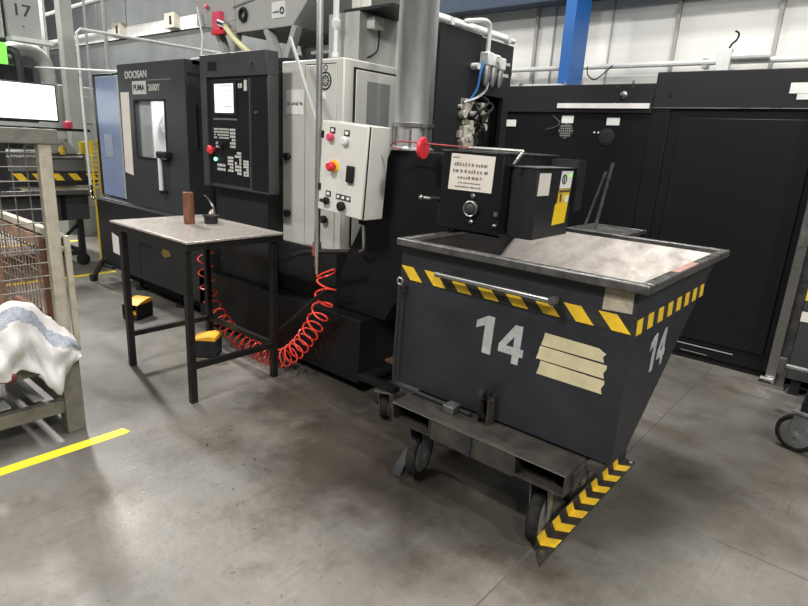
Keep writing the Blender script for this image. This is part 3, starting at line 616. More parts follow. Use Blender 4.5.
part('tag_base', 'red', tg, box(-4.60, -4.42, 2.84, 2.9, 2.37, 2.40))
part('lifting_ring', 'matte_black', hp, torus((-4.215, 2.885, 2.50), YP, .042, .014, 20, 8))
lb = part('maker_label', 'white_pipe', hp, box(-3.86, -3.70, 2.896, 2.90, 2.44, 2.55), label='pale maker label')
part('maker_mark', 'ink', lb, torus((-3.735, 2.894, 2.487), YP, .020, .006, 16, 6), *print_lines((-3.845, 2.8955, 2.475), XP, ZP, YN, [(0, 0, .075, .014, .004)]))
part('lamp_stub', 'pink_red', hp, ball((-4.72, 2.88, 2.60), .018))
solid('yellow_drain_hose', 'yellow_hose', 'yellowish drain hose curving from the extractor down to the lathe roof', 'hose', (-4.2, 2.86, 2.13), tube(smoothpath([(-4.45, 2.86, 2.45), (-4.36, 2.84, 2.39), (-4.22, 2.82, 2.30), (-4.02, 2.80, 2.20), (-3.90, 2.80, 2.145)], 5), .022, 10))
solid('hose_coupling', 'chrome', 'bright hose coupling on the front of the extractor', 'coupling', (-4.47, 2.88, 2.44), cyl((-4.50, 2.86, 2.455), (-4.40, 2.855, 2.43), .030, 12), cyl((-4.46, 2.86, 2.45), (-4.46, 2.90, 2.45), .02, 10))
solid('white_air_line', 'white_pipe', 'thin white air line lying along the front edge of the console hood', 'air line', (-4.4, 2.6, 2.14), tube([(-4.80, 2.84, 2.6), (-4.70, 2.82, 2.35), (-4.62, 2.75, 2.16), (-4.5, 2.6, 2.145), (-3.95, 2.55, 2.143), (-3.45, 2.55, 2.143)], .009, 6))
# rear grey housing seen right of the hopper
rh = thing('filter_housing', 'grey filter housing behind the beige cabinet with a small junction box', 'filter housing', (-3.1, 3.4, 2.105))
part('housing', 'grey_paint', rh, box(-3.25, -2.95, 2.92, 4.0, 2.105, 2.42), bevel=.005)
part('junction_box', 'beige_paint', rh, box(-2.95, -2.88, 2.99, 3.09, 2.32, 2.395), bevel=.005)
part('shelf', 'machine_dark', rh, box(-3.1, -2.66, 2.92, 3.3, 2.421, 2.437))
part('cable', 'matte_black', rh, tube(smoothpath([(-2.90, 3.06, 2.32), (-2.90, 3.06, 2.24), (-2.91, 3.05, 2.18), (-2.945, 3.0, 2.14)], 5), .006, 6))
solid('white_cover_box', 'box_paint', 'white steel box standing on the dark shelf of the filter housing', 'box', (-2.99, 2.97, 2.437), box(-3.04, -2.95, 2.93, 3.03, 2.437, 2.9), bevel=.006)

# ================================================================== AIR PIPE, CONTROL BOX
ap = thing('air_drop_pipe', 'slim vertical steel air pipe with a red valve in front of the beige cabinet', 'pipe', (-2.712, 2.37, .8))
part('pipe', 'galvanised', ap, cyl((-2.712, 2.37, .94), (-2.712, 2.37, 3.9), .019, 14))
part('branch_pipe', 'grey_paint', ap, cyl((-3.09, 2.46, 2.19), (-2.715, 2.37, 1.66), .011, 10), label='slanting pipe stay')
vl = part('valve', 'chrome', ap, cyl((-2.712, 2.37, .88), (-2.712, 2.37, .97), .026, 12), cyl((-2.712, 2.37, .81), (-2.712, 2.37, .88), .016, 12), cyl((-2.712, 2.37, .76), (-2.712, 2.37, .81), .010, 10))
part('valve_handle', 'red', vl, box(-2.735, -2.722, 2.35, 2.38, .88, .96), cyl((-2.73, 2.365, .92), (-2.712, 2.37, .92), .010, 8), label='red lever')
part('hose_arm', 'black_steel', ap, tube(smoothpath([(-3.06, 2.38, .80), (-2.85, 2.375, .875), (-2.712, 2.37, .905), (-2.45, 2.40, .945)], 5), .015, 8))
ap2 = solid('white_standpipe', 'white_pipe', 'short white standpipe with couplings above the beige cabinet', 'pipe', (-3.10, 2.85, 2.09), cyl((-3.10, 2.85, 2.09), (-3.10, 2.85, 2.3), .014, 10), lathe((-3.10, 2.85, 2.30), ZP, [(.014, 0), (.028, .03), (.028, .06), (.018, .065)], 14), cyl((-3.10, 2.85, 2.36), (-3.10, 2.85, 3.9), .020, 12), lathe((-3.10, 2.85, 2.13), ZP, [(.024, 0), (.024, .03)], 12))
cbx = thing('control_box', 'beige wall control box with red, white and black switches hung on the air pipe', 'control box', (-2.48, 2.35, 1.42))
BC = (-2.48, 2.35, 1.42); BA = radians(4)
def RB(s): return rot(s, BC, 'Y', BA)
bx0, bx1, bz0, bz1 = -2.666, -2.285, 1.165, 1.69
part('housing', 'box_paint', cbx, RB(box(bx0, bx1, 2.365, 2.52, bz0, bz1)), bevel=.006)
bd = part('door', 'box_paint', cbx, RB(box(bx0, bx1-.006, 2.345, 2.36, bz0+.004, bz1-.004)), bevel=.005)
part('gasket', 'matte_black', cbx, RB(box(bx0+.004, bx1-.003, 2.36, 2.365, bz0+.004, bz1-.004)))
for z in (1.59, 1.285): part('hinge', 'matte_black', bd, RB(box(bx0-.002, bx0+.018, 2.338, 2.347, z, z+.04)))
def button(name, x, z, r, d, m, lab=None):
    part(name, m, cbx, RB(lathe((x, 2.345, z), YN, [(r*.8, 0), (r*.8, d*.3), (r, d*.35), (r, d*.8), (r*.7, d)], 16)), label=lab)
def plate(x, z, wd=.042, h=.032):
    part('button_plate', 'matte_black', cbx, RB(box(x-wd/2, x+wd/2, 2.341, 2.345, z-h/2, z+h/2)))
    part('button_legend', 'paper_white', cbx, RB(box(x-wd*.3, x+wd*.3, 2.3405, 2.3415, z-h*.28, z+h*.28)))
plate(-2.575, 1.64); button('push_button', -2.58, 1.602, .024, .03, 'pink_red', 'red push button')
plate(-2.455, 1.635); button('push_button', -2.458, 1.592, .024, .026, 'white_pipe', 'white push button')
part('stop_plate', 'bright_yellow', cbx, RB(cyl((-2.54, 2.345, 1.44), (-2.54, 2.338, 1.44), .036, 20)), label='yellow round plate')
button('emergency_stop', -2.545, 1.438, .028, .05, 'red', 'red mushroom stop button')
part('isolator', 'matte_black', cbx, RB(box(-2.425, -2.37, 2.325, 2.345, 1.365, 1.46)), bevel=.006)
plate(-2.578, 1.275); button('selector', -2.58, 1.232, .022, .028, 'matte_black')
part('selector_lever', 'matte_black', cbx, RB(box(-2.615, -2.575, 2.308, 2.32, 1.222, 1.240)))
for k in range(3): plate(-2.49+.042*k, 1.272, .036, .030)
button('selector', -2.447, 1.222, .028, .034, 'matte_black')
for x, y in ((-2.40, 2.46), (-2.44, 2.48)): part('cable_gland', 'matte_black', cbx, cyl((x, y, 1.11), (x, y, 1.165), .016, 10))
part('cable', 'galvanised', cbx, tube(smoothpath([(-2.40, 2.46, 1.12), (-2.40, 2.47, 1.02), (-2.43, 2.50, .95), (-2.50, 2.54, .92)], 5), .012, 8))

# red coiled hose
def coil():
    base = [(-2.625, 2.365, .80), (-2.61, 2.365, .74), (-2.62, 2.36, .64), (-2.66, 2.36, .52), (-2.74, 2.355, .38), (-2.85, 2.35, .24), (-2.96, 2.345, .14), (-3.09, 2.34, .08), (-3.30, 2.34, .072), (-3.52, 2.345, .09), (-3.76, 2.355, .16), (-3.93, 2.36, .28), (-4.0, 2.36, .45), (-4.01, 2.36, .62), (-4.0, 2.36, .78), (-3.97, 2.35, .93)]
    P = smoothpath(base, 40); out = []; ph = 0; acc = [0]
    for i in range(1, len(P)): acc.append(acc[-1]+(P[i]-P[i-1]).length)
    tot = acc[-1]
    for i in range(len(P)):
        s = acc[i]/tot
        pit = .105 if s < .10 else .105-(s-.10)/.10*.035 if s < .20 else .07 if s < .62 else .07+(s-.62)/.15*.04 if s < .77 else .11
        a = P[min(i+1, len(P)-1)]; b = P[max(i-1, 0)]; d = (a-b).normalized()
        if i:
            # finer steps between the samples
            n = max(1, int((acc[i]-acc[i-1])/pit*16))
            for k in range(1, n+1):
                p = P[i-1].lerp(P[i], k/n); ph += 2*pi*(acc[i]-acc[i-1])/n/pit
                y = Vector((0, 1, 0)); x = d.cross(y).normalized()
                r = .064 if s < .97 else .02
                out.append(p + x*cos(ph)*r + y*sin(ph)*r*.9)
    return out
ah = thing('coiled_air_hose', 'red spiral air hose sagging from the air pipe to below the work table', 'air hose', (-3.1, 2.37, .03))
part('coil', 'red_hose', ah, tube(smoothpath([(-2.712, 2.37, .765), (-2.70, 2.37, .742), (-2.675, 2.37, .765)] + coil()[:1], 4)[:-1] + coil(), .006, 6))
part('end_fitting', 'chrome', ah, cyl((-3.96, 2.37, .92), (-3.96, 2.37, .985), .012, 8))

# foot pedals
def pedal(x, y, rz, label):
    p = thing('foot_pedal', label, 'foot pedal', (0, 0, 0))
    part('base', 'matte_black', p, box(-.075, .075, -.10, .10, 0, .03), bevel=.006)
    part('guard', 'machine_dark', p, box(-.075, -.065, -.10, .10, .03, .13), box(.065, .075, -.10, .10, .03, .13), box(-.065, .065, .09, .10, .03, .13))
    part('hood', 'orange', p, prism([(-.09, .13), (.10, .13), (.10, .165), (.06, .172), (-.05, .15)], 'x', -.075, .075), bevel=.006, label='yellow hood')
    part('treadle', 'orange', p, prism([(-.06, .035), (.08, .05), (.08, .065), (-.06, .045)], 'x', -.05, .05), label='yellow treadle')
    p.location = (x, y, 0); p.rotation_euler = (0, 0, rz); return p
pedal(-4.83, 2.17, radians(25), 'black foot pedal with yellow top by the lower lathe cover')
pedal(-3.66, 2.12, radians(-50), 'foot pedal with yellow hood lying under the work table')

# black rod leaning on the coil
solid('black_rod', 'black_steel', 'black rod leaning across the table end towards the air valve', 'rod', (-3.12, 2.3, .2), cyl((-3.19, 2.283, .16), (-2.54, 2.283, .70), .012, 8))

# ================================================================== CHIP CONVEYOR
cv = thing('chip_conveyor', 'black chip conveyor rising from the lathe with its discharge head over the skip', 'conveyor', (-2.2, 2.7, 0))
KY0, KY1 = 2.572, 2.84
part('incline', 'machine_black', cv, prism([(-2.76, .505), (-2.30, .505), (-1.94, 1.06), (-1.80, 1.19), (-1.80, 1.555), (-2.31, 1.555), (-2.42, 1.30), (-2.64, .88), (-2.76, .65)], 'y', KY0, KY1), bevel=.006, label='black inclined casing')
hd = part('head', 'machine_black', cv, box(-1.795, -1.435, 2.40, 2.95, 1.185, 1.57), bevel=.005, label='black discharge head')
part('head_lid', 'skip_rim', hd, box(-1.80, -1.43, 2.395, 2.96, 1.571, 1.579))
part('chute', 'machine_black', cv, box(-1.74, -1.46, 2.46, 2.86, 1.168, 1.184))
mb = part('motor_cover', 'machine_dark', cv, box(-1.43, -1.287, 2.465, 2.85, 1.18, 1.515), bevel=.005, label='dark motor cover')
part('cover_flange', 'steel', mb, box(-1.44, -1.28, 2.46, 2.86, 1.516, 1.521))
part('rear_cover', 'machine_dark', cv, box(-1.44, -1.27, 2.86, 2.95, 1.30, 1.56))
nt_ = part('notice', 'paper', hd, prism([(-1.748, 1.385), (-1.49, 1.385), (-1.483, 1.557), (-1.738, 1.562)], 'y', 2.397, 2.40), label='creased paper notice')
part('notice_print', 'ink_faint', nt_, *print_lines((-1.748, 2.3968, 1.385), XP, ZP, YN, [(.155, .02, .06, .009, .004), (.118, .03, .225, .018, .008), (.086, .025, .235, .018, .009), (.056, .055, .205, .016, .008), (.034, .06, .19, .008, .004), (.014, .045, .20, .009, .004)]), kind='stuff')
part('bearing', 'machine_dark', hd, cyl((-1.595, 2.385, 1.30), (-1.595, 2.40, 1.30), .042, 20))
part('bearing_ring', 'steel', hd, torus((-1.595, 2.386, 1.30), YP, .036, .007, 22, 8))
part('bearing_cap', 'machine_graphite', hd, lathe((-1.595, 2.386, 1.30), YN, [(.026, 0), (.026, .006), (.015, .012)], 16))
for z in (1.363, 1.236): part('bolt', 'steel', hd, lathe((-1.592, 2.40, z), YN, [(.014, 0), (.014, .006), (.008, .012)], 8))
part('hinge_bolt', 'steel', hd, cyl((-1.455, 2.39, 1.235), (-1.44, 2.39, 1.235), .010, 8), box(-1.46, -1.44, 2.39, 2.40, 1.28, 1.30))
part('lever', 'matte_black', cv, box(-1.83, -1.80, 2.43, 2.46, 1.20, 1.34), cyl((-1.81, 2.44, 1.325), (-1.86, 2.40, 1.325), .010, 8))
part('lever_grip', 'chrome', cv, cyl((-1.86, 2.40, 1.325), (-1.885, 2.36, 1.33), .009, 8), ball((-1.887, 2.357, 1.33), .014))
# stickers on the motor cover (+X side)
part('sticker', 'paper', mb, prism([(2.475, 1.39), (2.59, 1.39), (2.595, 1.495), (2.48, 1.495)], 'x', -1.287, -1.285), label='grey rating sticker')
st = part('sticker', 'paper_white', mb, prism([(2.70, 1.42), (2.825, 1.42), (2.835, 1.505), (2.71, 1.505)], 'x', -1.287, -1.285), label='white pictogram sticker')
part('pictogram', 'ink', st, torus((-1.285, 2.742, 1.465), XP, .022, .004, 14, 6), box(-1.286, -1.284, 2.736, 2.748, 1.45, 1.48))
part('pictogram', 'green_lamp', st, box(-1.2855, -1.2845, 2.79, 2.82, 1.475, 1.49), label='small green mark')
st = part('sticker', 'hazard_yellow', mb, prism([(2.69, 1.345), (2.815, 1.345), (2.825, 1.417), (2.70, 1.417)], 'x', -1.287, -1.285), label='yellow warning sticker')
part('pictogram', 'paper_white', st, box(-1.286, -1.2845, 2.775, 2.815, 1.35, 1.385))
part('pictogram', 'ink', st, box(-1.286, -1.2845, 2.70, 2.82, 1.40, 1.412), box(-1.286, -1.2845, 2.715, 2.735, 1.355, 1.395))
part('sticker', 'bright_yellow', mb, prism([(2.66, 1.24), (2.80, 1.245), (2.815, 1.345), (2.675, 1.345)], 'x', -1.287, -1.284), label='large plain yellow sticker')
castor(cv, -2.05, 2.36, .20, .075, .04, radians(25), 'steel', .02)
part('support_leg', 'machine_black', cv, box(-2.25, -1.96, 2.30, 2.36, .201, .23), box(-2.25, -2.19, 2.36, 2.75, .201, .23), box(-2.25, -2.19, 2.68, 2.74, .23, .62))
part('chip_guard', 'rust', cv, box(-2.12, -1.95, 2.40, 2.56, .33, .345), box(-2.10, -1.97, 2.53, 2.545, .345, .42), label='rusty bracket')
part('fitting', 'chrome', cv, ball((-2.04, 2.45, .375), .024), ball((-2.0, 2.44, .365), .018))
# rake lying on the head
rk = thing('chip_rake', 'long thin chip rake with a red disc lying over the conveyor head', 'rake', (-1.85, 2.42, 1.585))
part('rod', 'steel', rk, cyl((-1.66, 2.43, 1.592), (-1.36, 2.44, 1.590), .008, 8), cyl((-1.36, 2.44, 1.590), (-1.39, 2.41, 1.53), .007, 8))
part('rod', 'rod_red', rk, cyl((-2.12, 2.44, 1.605), (-1.66, 2.43, 1.592), .0045, 8), tube(smoothpath([(-2.10, 2.44, 1.605), (-2.16, 2.44, 1.600), (-2.19, 2.44, 1.575), (-2.13, 2.46, 1.562)], 4), .0035, 6), label='red painted rod')
part('disc', 'red', rk, rot(lathe((-1.965, 2.44, 1.575), XP, [(.01, -.006), (.054, -.006), (.058, -.002), (.058, .008), (.054, .012), (.01, .012)], 20), (-1.965, 2.44, 1.575), 'Z', radians(10)), label='red disc')

# spiral duct
du = thing('spiral_duct', 'thick shiny galvanised spiral extraction duct rising above the conveyor', 'duct', (-2.19, 2.66, 1.56))
DC = (-2.222, 2.66)
prof = [(.110, 1.70), (.110, 2.62), (.113, 2.625), (.113, 2.645), (.110, 2.65), (.110, 4.2)]
part('pipe', 'galvanised', du, lathe((DC[0], DC[1], 0), ZP, prof, 40))
part('clamp', 'steel', du, lathe((DC[0], DC[1], 1.685), ZP, [(.117, 0), (.123, .002), (.123, .022), (.117, .024)], 36), box(DC[0]+.115, DC[0]+.155, DC[1]-.06, DC[1]-.04, 1.687, 1.707))
part('collar', 'galvanised', du, lathe((DC[0], DC[1], 1.557), ZP, [(.13, 0), (.13, .01), (.112, .02), (.110, .128)], 36))
for a in (-2.6, -1.9, -1.0, -.3): part('clip', 'steel', du, box(DC[0]+.113*cos(a)-.005, DC[0]+.113*cos(a)+.005, DC[1]+.113*sin(a)-.005, DC[1]+.113*sin(a)+.005, 1.58, 1.69))

# ================================================================== FAR BLACK MACHINES
fm = thing('black_machine', 'low black machine cabinet with a white strip and round vents behind the skip', 'machine', (-2.4, 5.4, 0))
body = part('body', 'machine_black', fm, box(-3.9, -1.645, 4.95, 6.3, .04, 2.16), bevel=.006)
part('top_panel', 'machine_dark', fm, box(-3.9, -1.645, 4.935, 4.95, 1.93, 2.155), bevel=.003)
part('light_strip', 'paper_white', fm, box(-2.46, -1.665, 4.915, 4.935, 1.965, 2.005), label='long white strip')
for x, z in ((-2.365, 1.775), (-1.99, 1.735)):
    v = part('vent', 'machine_graphite' if x < -2.2 else 'machine_dark', fm, lathe((x, 4.95, z), YN, [(.07, 0), (.07, .004), (.065, .006)], 24))
    part('vent_holes', 'grey_paint' if x < -2.2 else 'machine_graphite', v, *[cyl((x+.02*i, 4.9435, z+.02*j), (x+.02*i, 4.9425, z+.02*j), .006, 6) for i in range(-3, 4) for j in range(-3, 4) if i*i+j*j < 10])
for x, z in ((-2.93, 1.83), (-2.36, 1.872), (-1.95, 1.862)): part('label', 'paper_white', fm, box(x-.055, x+.055, 4.945, 4.95, z-.03, z+.03))
part('gland', 'steel', fm, lathe((-1.885, 4.935, 2.07), YN, [(.03, 0), (.03, .012), (.015, .02)], 14))
for dx, dz in ((-.065, .065), (.065, .065), (-.065, -.065), (.065, -.065)): part('screw', 'steel', fm, cyl((-1.885+dx, 4.935, 2.07+dz), (-1.885+dx, 4.93, 2.07+dz), .006, 8))
for x, z in ((-2.10, 1.77), (-2.065, 1.77)): part('indicator', 'paper_white', fm, cyl((x, 4.95, z), (x, 4.944, z), .008, 8))
for x in (-3.2, -2.9, -2.45, -2.3, -1.85): part('lifting_stud', 'steel', fm, cyl((x, 5.0, 2.16), (x, 5.0, 2.19), .012, 8))
part('hose', 'machine_graphite', fm, tube(smoothpath([(-2.50, 4.94, 1.90), (-2.42, 4.93, 1.84), (-2.47, 4.93, 1.80), (-2.55, 4.93, 1.78)], 4), .006, 6))
part('lit_gap_strip', 'white_pipe', fm, box(-2.98, -2.60, 5.2, 5.4, 2.16, 2.20))  # white strip standing in for the bright wall base showing above the machine
part('lit_gap_strip', 'white_pipe', fm, box(-2.3, -1.75, 5.2, 5.4, 2.16, 2.185))  # second strip of the same painted wall brightness

f2 = thing('tall_black_machine', 'tall black machine enclosure with a large flush door behind the skip', 'machine', (-1.0, 5.4, 0))
part('body', 'machine_black', f2, box(-1.64, .9, 4.95, 6.4, .05, 2.24), bevel=.008)
part('header', 'machine_dark', f2, box(-1.64, .9, 4.925, 4.95, 1.975, 2.235), bevel=.004)
part('edge_trim', 'steel', f2, box(-1.64, .9, 4.918, 4.925, 1.968, 1.975))
dd = part('door_panel', 'machine_black', f2, box(-1.42, -.52, 4.935, 4.95, .18, 1.90), bevel=.006)
part('side_frame', 'machine_black', f2, box(-1.64, -1.50, 4.93, 4.95, .05, 1.965), bevel=.004)
part('port', 'matte_black', f2, cyl((-1.52, 4.92, 2.07), (-1.52, 4.926, 2.07), .018, 12))
part('scratch_line', 'grey_paint', f2, box(-1.22, -.72, 4.93, 4.935, .13, .136))
part('scratch_line', 'grey_paint', f2, box(-1.1, -.9, 4.945, 4.95, .07, .073))
part('notice', 'paper_white', f2, box(-.73, -.60, 4.921, 4.925, 2.07, 2.14))
part('notice', 'paper_white', f2, box(-.68, -.58, 4.921, 4.925, 2.03, 2.068))
part('plinth', 'matte_black', f2, box(-1.6, -.46, 4.98, 6.3, 0, .05))
part('plinth', 'matte_black', fm, box(-3.8, -1.7, 4.98, 6.2, 0, .04))

# right edge: upright and door panel of next machine
up = thing('steel_upright', 'bare aluminium upright post at the end of the tall black machine', 'post', (-.40, 4.86, 0))
part('post', 'steel', up, box(-.465, -.40, 4.80, 4.88, .03, 2.3), bevel=.004)
part('post_edge', 'skip_rim', up, box(-.40, -.345, 4.84, 4.88, .03, 2.3))
part('foot', 'steel', up, box(-.50, -.33, 4.77, 4.90, 0, .03), cyl((-.49, 4.78, .06), (-.41, 4.78, .06), .014, 8))
gp = thing('grey_cabinet', 'dark grey cabinet with a yellow sticker beside the aluminium upright', 'cabinet', (.1, 4.9, 0))
part('body', 'machine_graphite', gp, box(-.335, .9, 4.72, 4.90, .12, 2.2), bevel=.006)
part('sticker', 'hazard_yellow', gp, box(-.333, -.24, 4.717, 4.72, .70, .84), label='yellow sticker')
part('plate', 'paper', gp, box(-.333, -.26, 4.717, 4.72, .55, .62))
for x in (-.30, .8): part('leg', 'machine_dark', gp, box(x, x+.06, 4.75, 4.85, 0, .12))
tl = thing('wheeled_trolley', 'trolley chassis on a grey castor at the edge of the aisle', 'trolley', (.15, 3.8, 0))
castor(tl, -.13, 3.80, .25, .11, .045, radians(78), 'zinc', .02)
castor(tl, .75, 3.84, .25, .10)
castor(tl, .75, 4.5, .25, .10); castor(tl, -.10, 4.5, .25, .10)
part('chassis', 'machine_black', tl, box(-.16, .85, 3.76, 3.83, .251, .31), box(-.16, .85, 4.45, 4.52, .251, .31), box(-.16, -.10, 3.83, 4.45, .251, .31), box(.79, .85, 3.83, 4.45, .251, .31), box(-.15, -.05, 3.77, 3.9, .311, .36))
part('push_bar', 'skip_rim', tl, cyl((-.34, 4.3, .33), (.2, 4.3, .33), .02, 10), box(-.36, -.32, 4.27, 4.33, .28, .38))

# small trolley behind the skip: slatted tray and two leaning bars
tc_ = thing('tray_trolley', 'small trolley with a shiny slatted tray and two leaning handle bars behind the skip', 'trolley', (-1.75, 4.35, 0))
tz = 1.055
part('tray_rim', 'skip_rim', tc_, box(-1.83, -1.40, 4.06, 4.085, tz-.03, tz), box(-1.83, -1.40, 4.50, 4.525, tz-.03, tz), box(-1.83, -1.805, 4.085, 4.5, tz-.03, tz), box(-1.425, -1.40, 4.085, 4.5, tz-.03, tz), bevel=.004)
for i in range(6): part('slat', 'galvanised', tc_, box(-1.805, -1.425, 4.095+.068*i, 4.13+.068*i, tz-.022, tz-.006))
for x in (-1.81, -1.42):
    for y in (4.08, 4.50): part('leg', 'black_steel', tc_, box(x-.015, x+.015, y-.015, y+.015, .10, tz-.03))
for x in (-1.81, -1.42):
    for y in (4.08, 4.50): part('wheel', 'rubber', tc_, lathe((x-.015, y, .05), XP, [(.03, 0), (.05, .004), (.05, .026), (.03, .03)], 16))
part('handle_bar', 'skip_rim', tc_, cyl((-1.76, 4.2, tz), (-1.654, 4.2, 1.471), .010, 8)); part('handle_bar', 'skip_rim', tc_, cyl((-1.675, 4.2, tz), (-1.612, 4.2, 1.538), .013, 8))

# ================================================================== STILLAGE, CLOTH
sl = thing('mesh_stillage', 'weathered steel stillage with wire mesh sides and a cream corner post', 'stillage', (-3.6, .5, 0))
SX, SY = -3.115, 1.02
SW = .055
def post(x, y, m='cream_post', z1=1.57): return part('corner_post', m, sl, box(x-SW/2, x+SW/2, y-SW/2, y+SW/2, .42, z1), bevel=.004)
post(SX-.03, SY); post(SX-.03, -.35); post(-4.15, SY, 'rust_light', 1.12); post(-4.15, -.35, 'rust_light', 1.12)
for x in (SX-.03, -4.15):
    for y in (SY, -.35): part('leg', 'weathered_steel', sl, box(x-.045, x+.045, y-.045, y+.045, 0, .42), bevel=.003)
part('top_rail', 'weathered_steel', sl, box(SX-.065, SX+.005, -.31, SY+.06, 1.50, 1.57), bevel=.004)
part('mid_rail', 'weathered_steel', sl, box(SX-.05, SX, -.31, SY-.04, .36, .42), bevel=.003)
part('bottom_rail', 'weathered_steel', sl, box(SX-.05, SX, -.31, SY-.04, .12, .19), bevel=.003)
part('bottom_rail', 'weathered_steel', sl, box(-4.11, SX-.07, SY-.03, SY+.03, .12, .19), bevel=.003)
part('back_rail', 'cream_post', sl, box(-4.11, SX-.07, SY-.02, SY+.02, 1.055, 1.09), bevel=.003, label='pale top rail')
part('back_rail', 'rust_light', sl, box(-4.11, SX-.07, SY-.02, SY+.02, .98, 1.04), bevel=.003)
part('back_rail', 'rust_light', sl, box(-4.11, SX-.07, SY-.02, SY+.02, .42, .47), bevel=.003)
for y in (-.2, .05, .3, .52, .70, .85): part('base_slat', 'grey_paint', sl, box(-4.1, SX-.05, y, y+.05, .20, .21))
part('shelf', 'weathered_steel', sl, box(-4.1, SX-.05, -.30, .97, .425, .44))
wires = []
y = SY-.08
k = 0
while y > -.3:
    wires.append(cyl((SX-.02, y, .80), (SX-.02, y, 1.50), .0035, 5)); y -= .062
zz = .80
while zz < 1.49:
    wires.append(cyl((SX-.013, -.31, zz), (SX-.013, SY-.04, zz), .0035, 5)); zz += .066
part('wire_mesh', 'wire_grey', sl, *wires, kind='stuff')
wires = []
x = SX-.10
while x > -4.1:
    wires.append(cyl((x, SY, .47), (x, SY, 1.0), .0032, 5)); x -= .055
zz = .53
while zz < .98:
    wires.append(cyl((-4.11, SY+.007, zz), (SX-.07, SY+.007, zz), .0032, 5)); zz += .06
part('wire_mesh', 'rust_light', sl, *wires, kind='stuff', label='rusty mesh')
part('rusty_plate', 'rust', sl, box(SX-.14, SX-.075, SY-.032, SY-.022, .44, 1.04), label='rust brown side plate')
part('top_side_rail', 'cream_post', sl, box(SX-.02, SX+.02, SY+.04, SY+.06, .45, 1.06), label='narrow cream side strip')
# contents
solid('rusty_ring_load', 'rust_light', 'rusty curved steel casting inside the stillage', 'casting', (-3.55, .6, .44), *[rot(lathe((-3.66, .62, .44), ZP, [(.28, 0), (.30, .02), (.28, .18), (.20, .26), (.14, .27), (.13, .1)], 28), (-3.5, .65, .44), 'Z', 0)])
solid('rusty_block', 'rust', 'rust brown steel block inside the stillage by the corner post', 'casting', (-3.35, .88, .44), box(-3.62, -3.30, .94, .985, .44, .66), bevel=.01)

def interp(t, pts):
    for (a, b), (c, d) in zip(pts, pts[1:]):
        if t <= c:
            u = max(0, (t-a)/(c-a)); u = u*u*(3-2*u); return b+(d-b)*u
    return pts[-1][1]
def cloth_mesh():
    # crumpled over the stillage side: outer fall plus a short inner fall, grid over (y, profile)
    ny, ns = 70, 48; v = []; f = []; mats = []
    TOP = [(.1, .66), (.45, .68), (.68, .715), (.80, .765), (.87, .745), (.94, .665), (1.0, .60), (1.04, .55), (1.06, .49)]
    HEM = [(.1, .42), (.5, .40), (.70, .40), (.79, .43), (.85, .40), (.90, .32), (.935, .265), (.99, .345), (1.04, .42), (1.06, .45)]
    for i in range(ny+1):
        y = .1 + i/ny*.96; top = interp(y, TOP); hem = interp(y, HEM)
        inn = .10 if y < .90 else max(0, .10*(1-(y-.90)/.05))
        for j in range(ns+1):
            s = j/ns
            crease = .020*sin(y*31+s*5) + .012*sin(y*57-s*9+1) + .008*sin(y*19+s*17)
            if s < .2:
                a = s/.2; x = SX-.005-inn*(1-a)+.02; z = top - .10*(1-a)**2*(inn > .01)
            else:
                a = (s-.2)/.8; z = top + (hem-top)*a
                x = SX + .015 + .055*sin(min(1, a*1.6)*pi/2) + crease*min(1, a*2.2)
                z += .006*sin(y*40)*a
            v.append((x, y, z))
    for i in range(ny):
        for j in range(ns):
            f.append((i*(ns+1)+j, (i+1)*(ns+1)+j, (i+1)*(ns+1)+j+1, i*(ns+1)+j+1))
            y = .1+(i+.5)/ny*.96; s = (j+.5)/ns; w0 = .30 + .06*sin(y*14)
            mats.append(1 if w0 < s < w0+.16 else 0)
    return v, f, mats
v, f, mm = cloth_mesh()
me = bpy.data.meshes.new('white_cloth'); loc = Vector((SX, .5, .5))
me.from_pydata([Vector(p)-loc for p in v], [], f); me.materials.append(M('cloth')); me.materials.append(M('cloth_stripe'))
me.shade_smooth()
for p, k in zip(me.polygons, mm): p.material_index = k
co = bpy.data.objects.new('white_cloth', me); COL.objects.link(co); co.location = loc
sm = co.modifiers.new('thick', 'SOLIDIFY'); sm.thickness = .006
tag(co, 'white cloth with a blue grey stripe draped over the stillage side', 'cloth')
solid('dark_red_rag', 'dark_red', 'small dark red tag peeping out under the white cloth', 'tag', (SX+.05, .71, .39), lathe((SX+.055, .70, .395), (.3, 1, .35), [(.004, 0), (.022, .012), (.026, .04), (.016, .062), (.004, .07)], 10))

# ================================================================== LEFT BACKGROUND
bn = thing('machine_bench', 'grey machine bench with yellow hazard stripes behind the mesh stillage', 'bench', (-7.5, 2.2, 0))
part('top', 'steel', bn, box(-8.6, -6.95, 1.0, 2.74, .845, .895), bevel=.004)
part('body', 'machine_graphite', bn, box(-8.5, -7.05, 1.1, 2.70, .55, .845))
part('upstand', 'machine_dark', bn, box(-8.5, -7.5, 1.0, 3.0, .895, 1.05), bevel=.004)
hz = part('hazard_strip', 'hazard_black', bn, box(-7.5, -7.495, 2.0, 3.0, 1.05-.1, 1.04))
for i in range(5):
    y = 2.10+i*.19
    part('yellow_stripe', 'hazard_yellow', hz, prism([(y, 1.035), (y+.09, 1.035), (y+.15, .955), (y+.06, .955)], 'x', -7.4955, -7.493))
part('upper_body', 'grey_dark_paint', bn, box(-8.4, -7.55, 1.0, 2.9, 1.051, 1.26), bevel=.006)
part('rail', 'steel', bn, cyl((-7.5, 1.2, 1.22), (-7.5, 2.85, 1.22), .015, 8))
for y in (2.28, 2.40): part('stripe_panel', 'machine_black', bn, box(-7.05, -7.04, y, y+.05, .56, .84))
for x in (-8.4, -7.15):
    for y in (1.2, 2.62): part('leg', 'machine_dark', bn, box(x-.03, x+.03, y-.03, y+.03, .10, .55))
